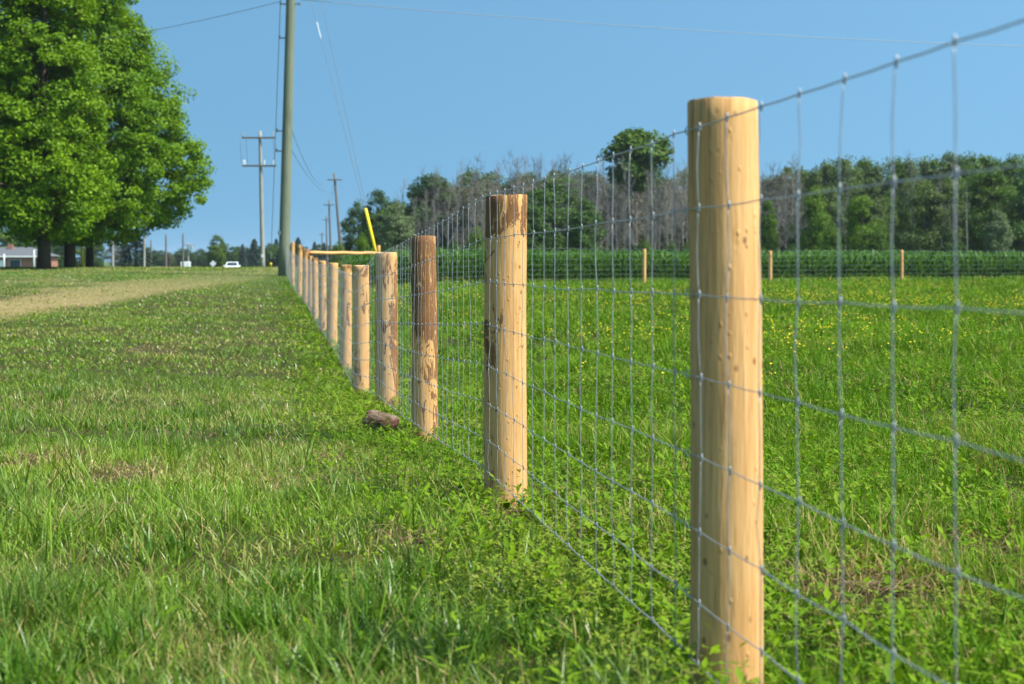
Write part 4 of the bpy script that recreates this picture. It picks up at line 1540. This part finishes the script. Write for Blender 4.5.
def build_trailer():
    d = 235.0
    b = at(185, 268, d); b.z = gz(b.x, d)
    root = empty('box_trailer', b, R(8)); tag(root, 'small white box trailer beside the slim dark pole', 'trailer')
    zt = E + (HY - 261.5) * d / F - b.z
    mb = MB(); W, L = 1.35, 3.0
    z0 = .55
    prof = [(-W / 2, z0), (W / 2, z0), (W / 2, zt - .12), (W / 2 - .14, zt), (-W / 2 + .14, zt), (-W / 2, zt - .12)]
    vs = [(x, 0, z) for x, z in prof] + [(x, L, z) for x, z in prof]
    mb.add(vs, [tuple(range(6)), tuple(reversed(range(6, 12)))] + [(i, i + 6, (i + 1) % 6 + 6, (i + 1) % 6) for i in range(6)])
    mb.build('body', M['sign'], root)
    mb = MB(); mb.box((-.02, -.02, (z0 + zt) / 2), (1.05, .04, zt - z0 - .3)); do = mb.build('door', M['sign'], root)
    mb = MB(); mb.box((.4, -.06, (z0 + zt) / 2), (.05, .05, .5)); mb.build('handle', M['steel'], do)
    for s in (-1, 1): wheel(root, (s * .64, 1.6, .33), .33, .2)
    mb = MB(); mb.tube([(0, L, .6), (0, L + 1.1, .5)], .06, 6); mb.build('drawbar', M['steel'], root)


build_trailer()


def build_sign():
    d = 190.0
    b = at(213, 268, d); b.z = gz(b.x, d)
    root = empty('road_sign', b); tag(root, 'pale diamond shaped road sign on a thin post left of the white car', 'road sign')
    zc = E + (HY - 263.6) * d / F - b.z
    mb = MB(); mb.tube([(0, .05, -.3), (0, .05, zc + .2)], .035, 6); mb.build('post', M['steel'], root)
    s = .42
    mb = MB(); vs = [(0, y, zc - s) if k == 0 else (s, y, zc) if k == 1 else (0, y, zc + s) if k == 2 else (-s, y, zc) for y in (-.01, .01) for k in range(4)]
    mb.add(vs, [(0, 1, 2, 3), (7, 6, 5, 4), (0, 4, 5, 1), (1, 5, 6, 2), (2, 6, 7, 3), (3, 7, 4, 0)])
    mb.build('panel', M['sign'], root)


build_sign()


def build_car():
    d = 190.0
    b = at(231, 268, d); b.z = gz(b.x, d) + .03
    zt = E + (HY - 261.8) * d / F - b.z
    root = empty('car', b, R(6)); tag(root, 'white car driving towards the viewer on the far road', 'car')
    k = zt / 1.62
    # cross sections along the length: y, half width, sill z, belt z
    secs = [(0, .74, .38, .72), (.12, .86, .30, .86), (.9, .90, .28, .98), (1.35, .91, .28, 1.04), (3.6, .91, .28, 1.06), (4.3, .88, .32, 1.02), (4.5, .78, .42, .9)]
    vs, fs = [], []
    for y, w, z0, z1 in secs:
        for x, z in ((-w * .92, z0), (w * .92, z0), (w, z0 + .16), (w, z1 - .14), (w * .93, z1), (-w * .93, z1), (-w, z1 - .14), (-w, z0 + .16)):
            vs.append((x, y, z * k))
    n = 8
    for i in range(len(secs) - 1):
        for j in range(n):
            fs.append((i * n + j, (i + 1) * n + j, (i + 1) * n + (j + 1) % n, i * n + (j + 1) % n))
    fs.append(tuple(range(n))); fs.append(tuple(reversed(range((len(secs) - 1) * n, len(secs) * n))))
    mb = MB(); mb.add(vs, fs); body = mb.build('body', M['white'], root)
    cab = [(1.25, .82, 1.02), (2.0, .66, 1.58), (3.5, .66, 1.60), (4.25, .78, 1.03)]
    mb = MB()
    lo = [(-.83, 1.25), (.83, 1.25), (.80, 4.25), (-.80, 4.25)]; hi = [(-.64, 1.98), (.64, 1.98), (.64, 3.55), (-.64, 3.55)]
    vs = [(x, y, 1.0 * k) for x, y in lo] + [(x, y, 1.60 * k) for x, y in hi]
    mb.add(vs, [(4, 5, 6, 7)] + [(i, (i + 1) % 4, (i + 1) % 4 + 4, i + 4) for i in range(4)])
    mb.build('cabin', M['white'], root)
    mb = MB(); mb.add([(-.72, 1.33, 1.07 * k), (.72, 1.33, 1.07 * k), (.58, 1.90, 1.535 * k), (-.58, 1.90, 1.535 * k)], [(0, 1, 2, 3)]); mb.build('windscreen', M['glass'], root)
    for s in (-1, 1):
        mb = MB(); q = [(s * .835, 1.6, 1.08 * k), (s * .815, 3.9, 1.08 * k), (s * .665, 3.45, 1.53 * k), (s * .665, 2.02, 1.53 * k)]
        mb.add(q, [(0, 1, 2, 3) if s < 0 else (3, 2, 1, 0)]); mb.build('side_window', M['glass'], root)
        mb = MB(); mb.box((s * .62, .08, .74 * k), (.32, .12, .16)); mb.build('headlight', M['lamp'], root)
        mb = MB(); mb.box((s * .98, 1.5, 1.08 * k), (.2, .1, .14)); mb.build('mirror', M['white'], root)
        for y in (.85, 3.65): wheel(root, (s * .80, y, .33 * k), .33 * k, .22)
    mb = MB(); mb.box((0, .05, .62 * k), (.8, .14, .2)); mb.build('grille', M['rubber'], root)


build_car()

# ------------------------------------------------------------------ air
def build_haze():
    t = NT('summer_haze')
    v = t.node('ShaderNodeVolumePrincipled', ins={'Color': (.80, .88, 1.0, 1), 'Density': .00011, 'Anisotropy': .1})
    t.l.new(v.outputs[0], t.out.inputs['Volume'])
    zb = float(ground(*[a.ravel() for a in np.meshgrid(np.linspace(-2300, 2300, 90), np.linspace(-40, 2800, 90))]).min()) - 1.5
    mb = MB(); mb.box((0, 1350, (zb + 22) / 2), (4700, 2900, 22 - zb))
    tag(mb.build('haze', t.mat), kind='stuff')


build_haze()

# ------------------------------------------------------------------ light, sky, camera
AZ = R(-21)          # direction of the sun in the ground plane, from +X
EL = R(56)
sd = Vector((math.cos(AZ) * math.cos(EL), math.sin(AZ) * math.cos(EL), math.sin(EL)))
sl = bpy.data.lights.new('sun', 'SUN')
sl.energy = 5.0
sl.angle = R(.53)
sl.color = (1.0, .955, .88)
so = bpy.data.objects.new('sun', sl); COL.objects.link(so)
so.rotation_euler = sd.to_track_quat('Z', 'Y').to_euler()
so.location = (30, -10, 40)

w = bpy.data.worlds.new('World'); S.world = w
w.use_nodes = True
wn, wl = w.node_tree.nodes, w.node_tree.links
wn.clear()
sky = wn.new('ShaderNodeTexSky'); sky.sky_type = 'NISHITA'
sky.sun_disc = False
sky.sun_elevation = EL
sky.sun_rotation = math.pi / 2 - AZ
sky.altitude = 0; sky.air_density = 2.0; sky.dust_density = 3.0; sky.ozone_density = 6
bg = wn.new('ShaderNodeBackground'); bg.inputs[1].default_value = .091
wo = wn.new('ShaderNodeOutputWorld')
tc = wn.new('ShaderNodeTexCoord')
ad = wn.new('ShaderNodeVectorMath'); ad.operation = 'ADD'; ad.inputs[1].default_value = (0, 0, .50)     # a deep clear summer sky, little horizon glow
nm = wn.new('ShaderNodeVectorMath'); nm.operation = 'NORMALIZE'
wl.new(tc.outputs['Generated'], ad.inputs[0]); wl.new(ad.outputs[0], nm.inputs[0]); wl.new(nm.outputs[0], sky.inputs[0])
tn = wn.new('ShaderNodeMix'); tn.data_type = 'RGBA'; tn.blend_type = 'MULTIPLY'; tn.inputs[0].default_value = 1; tn.inputs[7].default_value = (.81, 1.15, 1.17, 1)
wl.new(sky.outputs[0], tn.inputs[6]); wl.new(tn.outputs[2], bg.inputs[0]); wl.new(bg.outputs[0], wo.inputs[0])

cam = bpy.data.cameras.new('camera')
co = bpy.data.objects.new('camera', cam); COL.objects.link(co)
co.location = (0, 0, E)
co.rotation_euler = (R(90), 0, 0)
cam.sensor_width = 36; cam.lens = F / 1024 * 36
cam.shift_y = -(342 - HY) / 1024
cam.clip_start = .05; cam.clip_end = 8000
cam.dof.use_dof = True
cam.dof.focus_distance = 7.4
cam.dof.aperture_fstop = 5.0
S.camera = co

S.view_settings.view_transform = 'Standard'
S.view_settings.look = 'None'
S.view_settings.exposure = 0.8
S.view_settings.gamma = 1
S.view_settings.use_curve_mapping = False
c = S.cycles
c.max_bounces = 8; c.diffuse_bounces = 5; c.glossy_bounces = 2; c.transmission_bounces = 4; c.transparent_max_bounces = 6
c.caustics_reflective = False; c.caustics_refractive = False
c.use_denoising = True
c.denoising_prefilter = 'ACCURATE'
c.use_adaptive_sampling = True; c.adaptive_threshold = .012
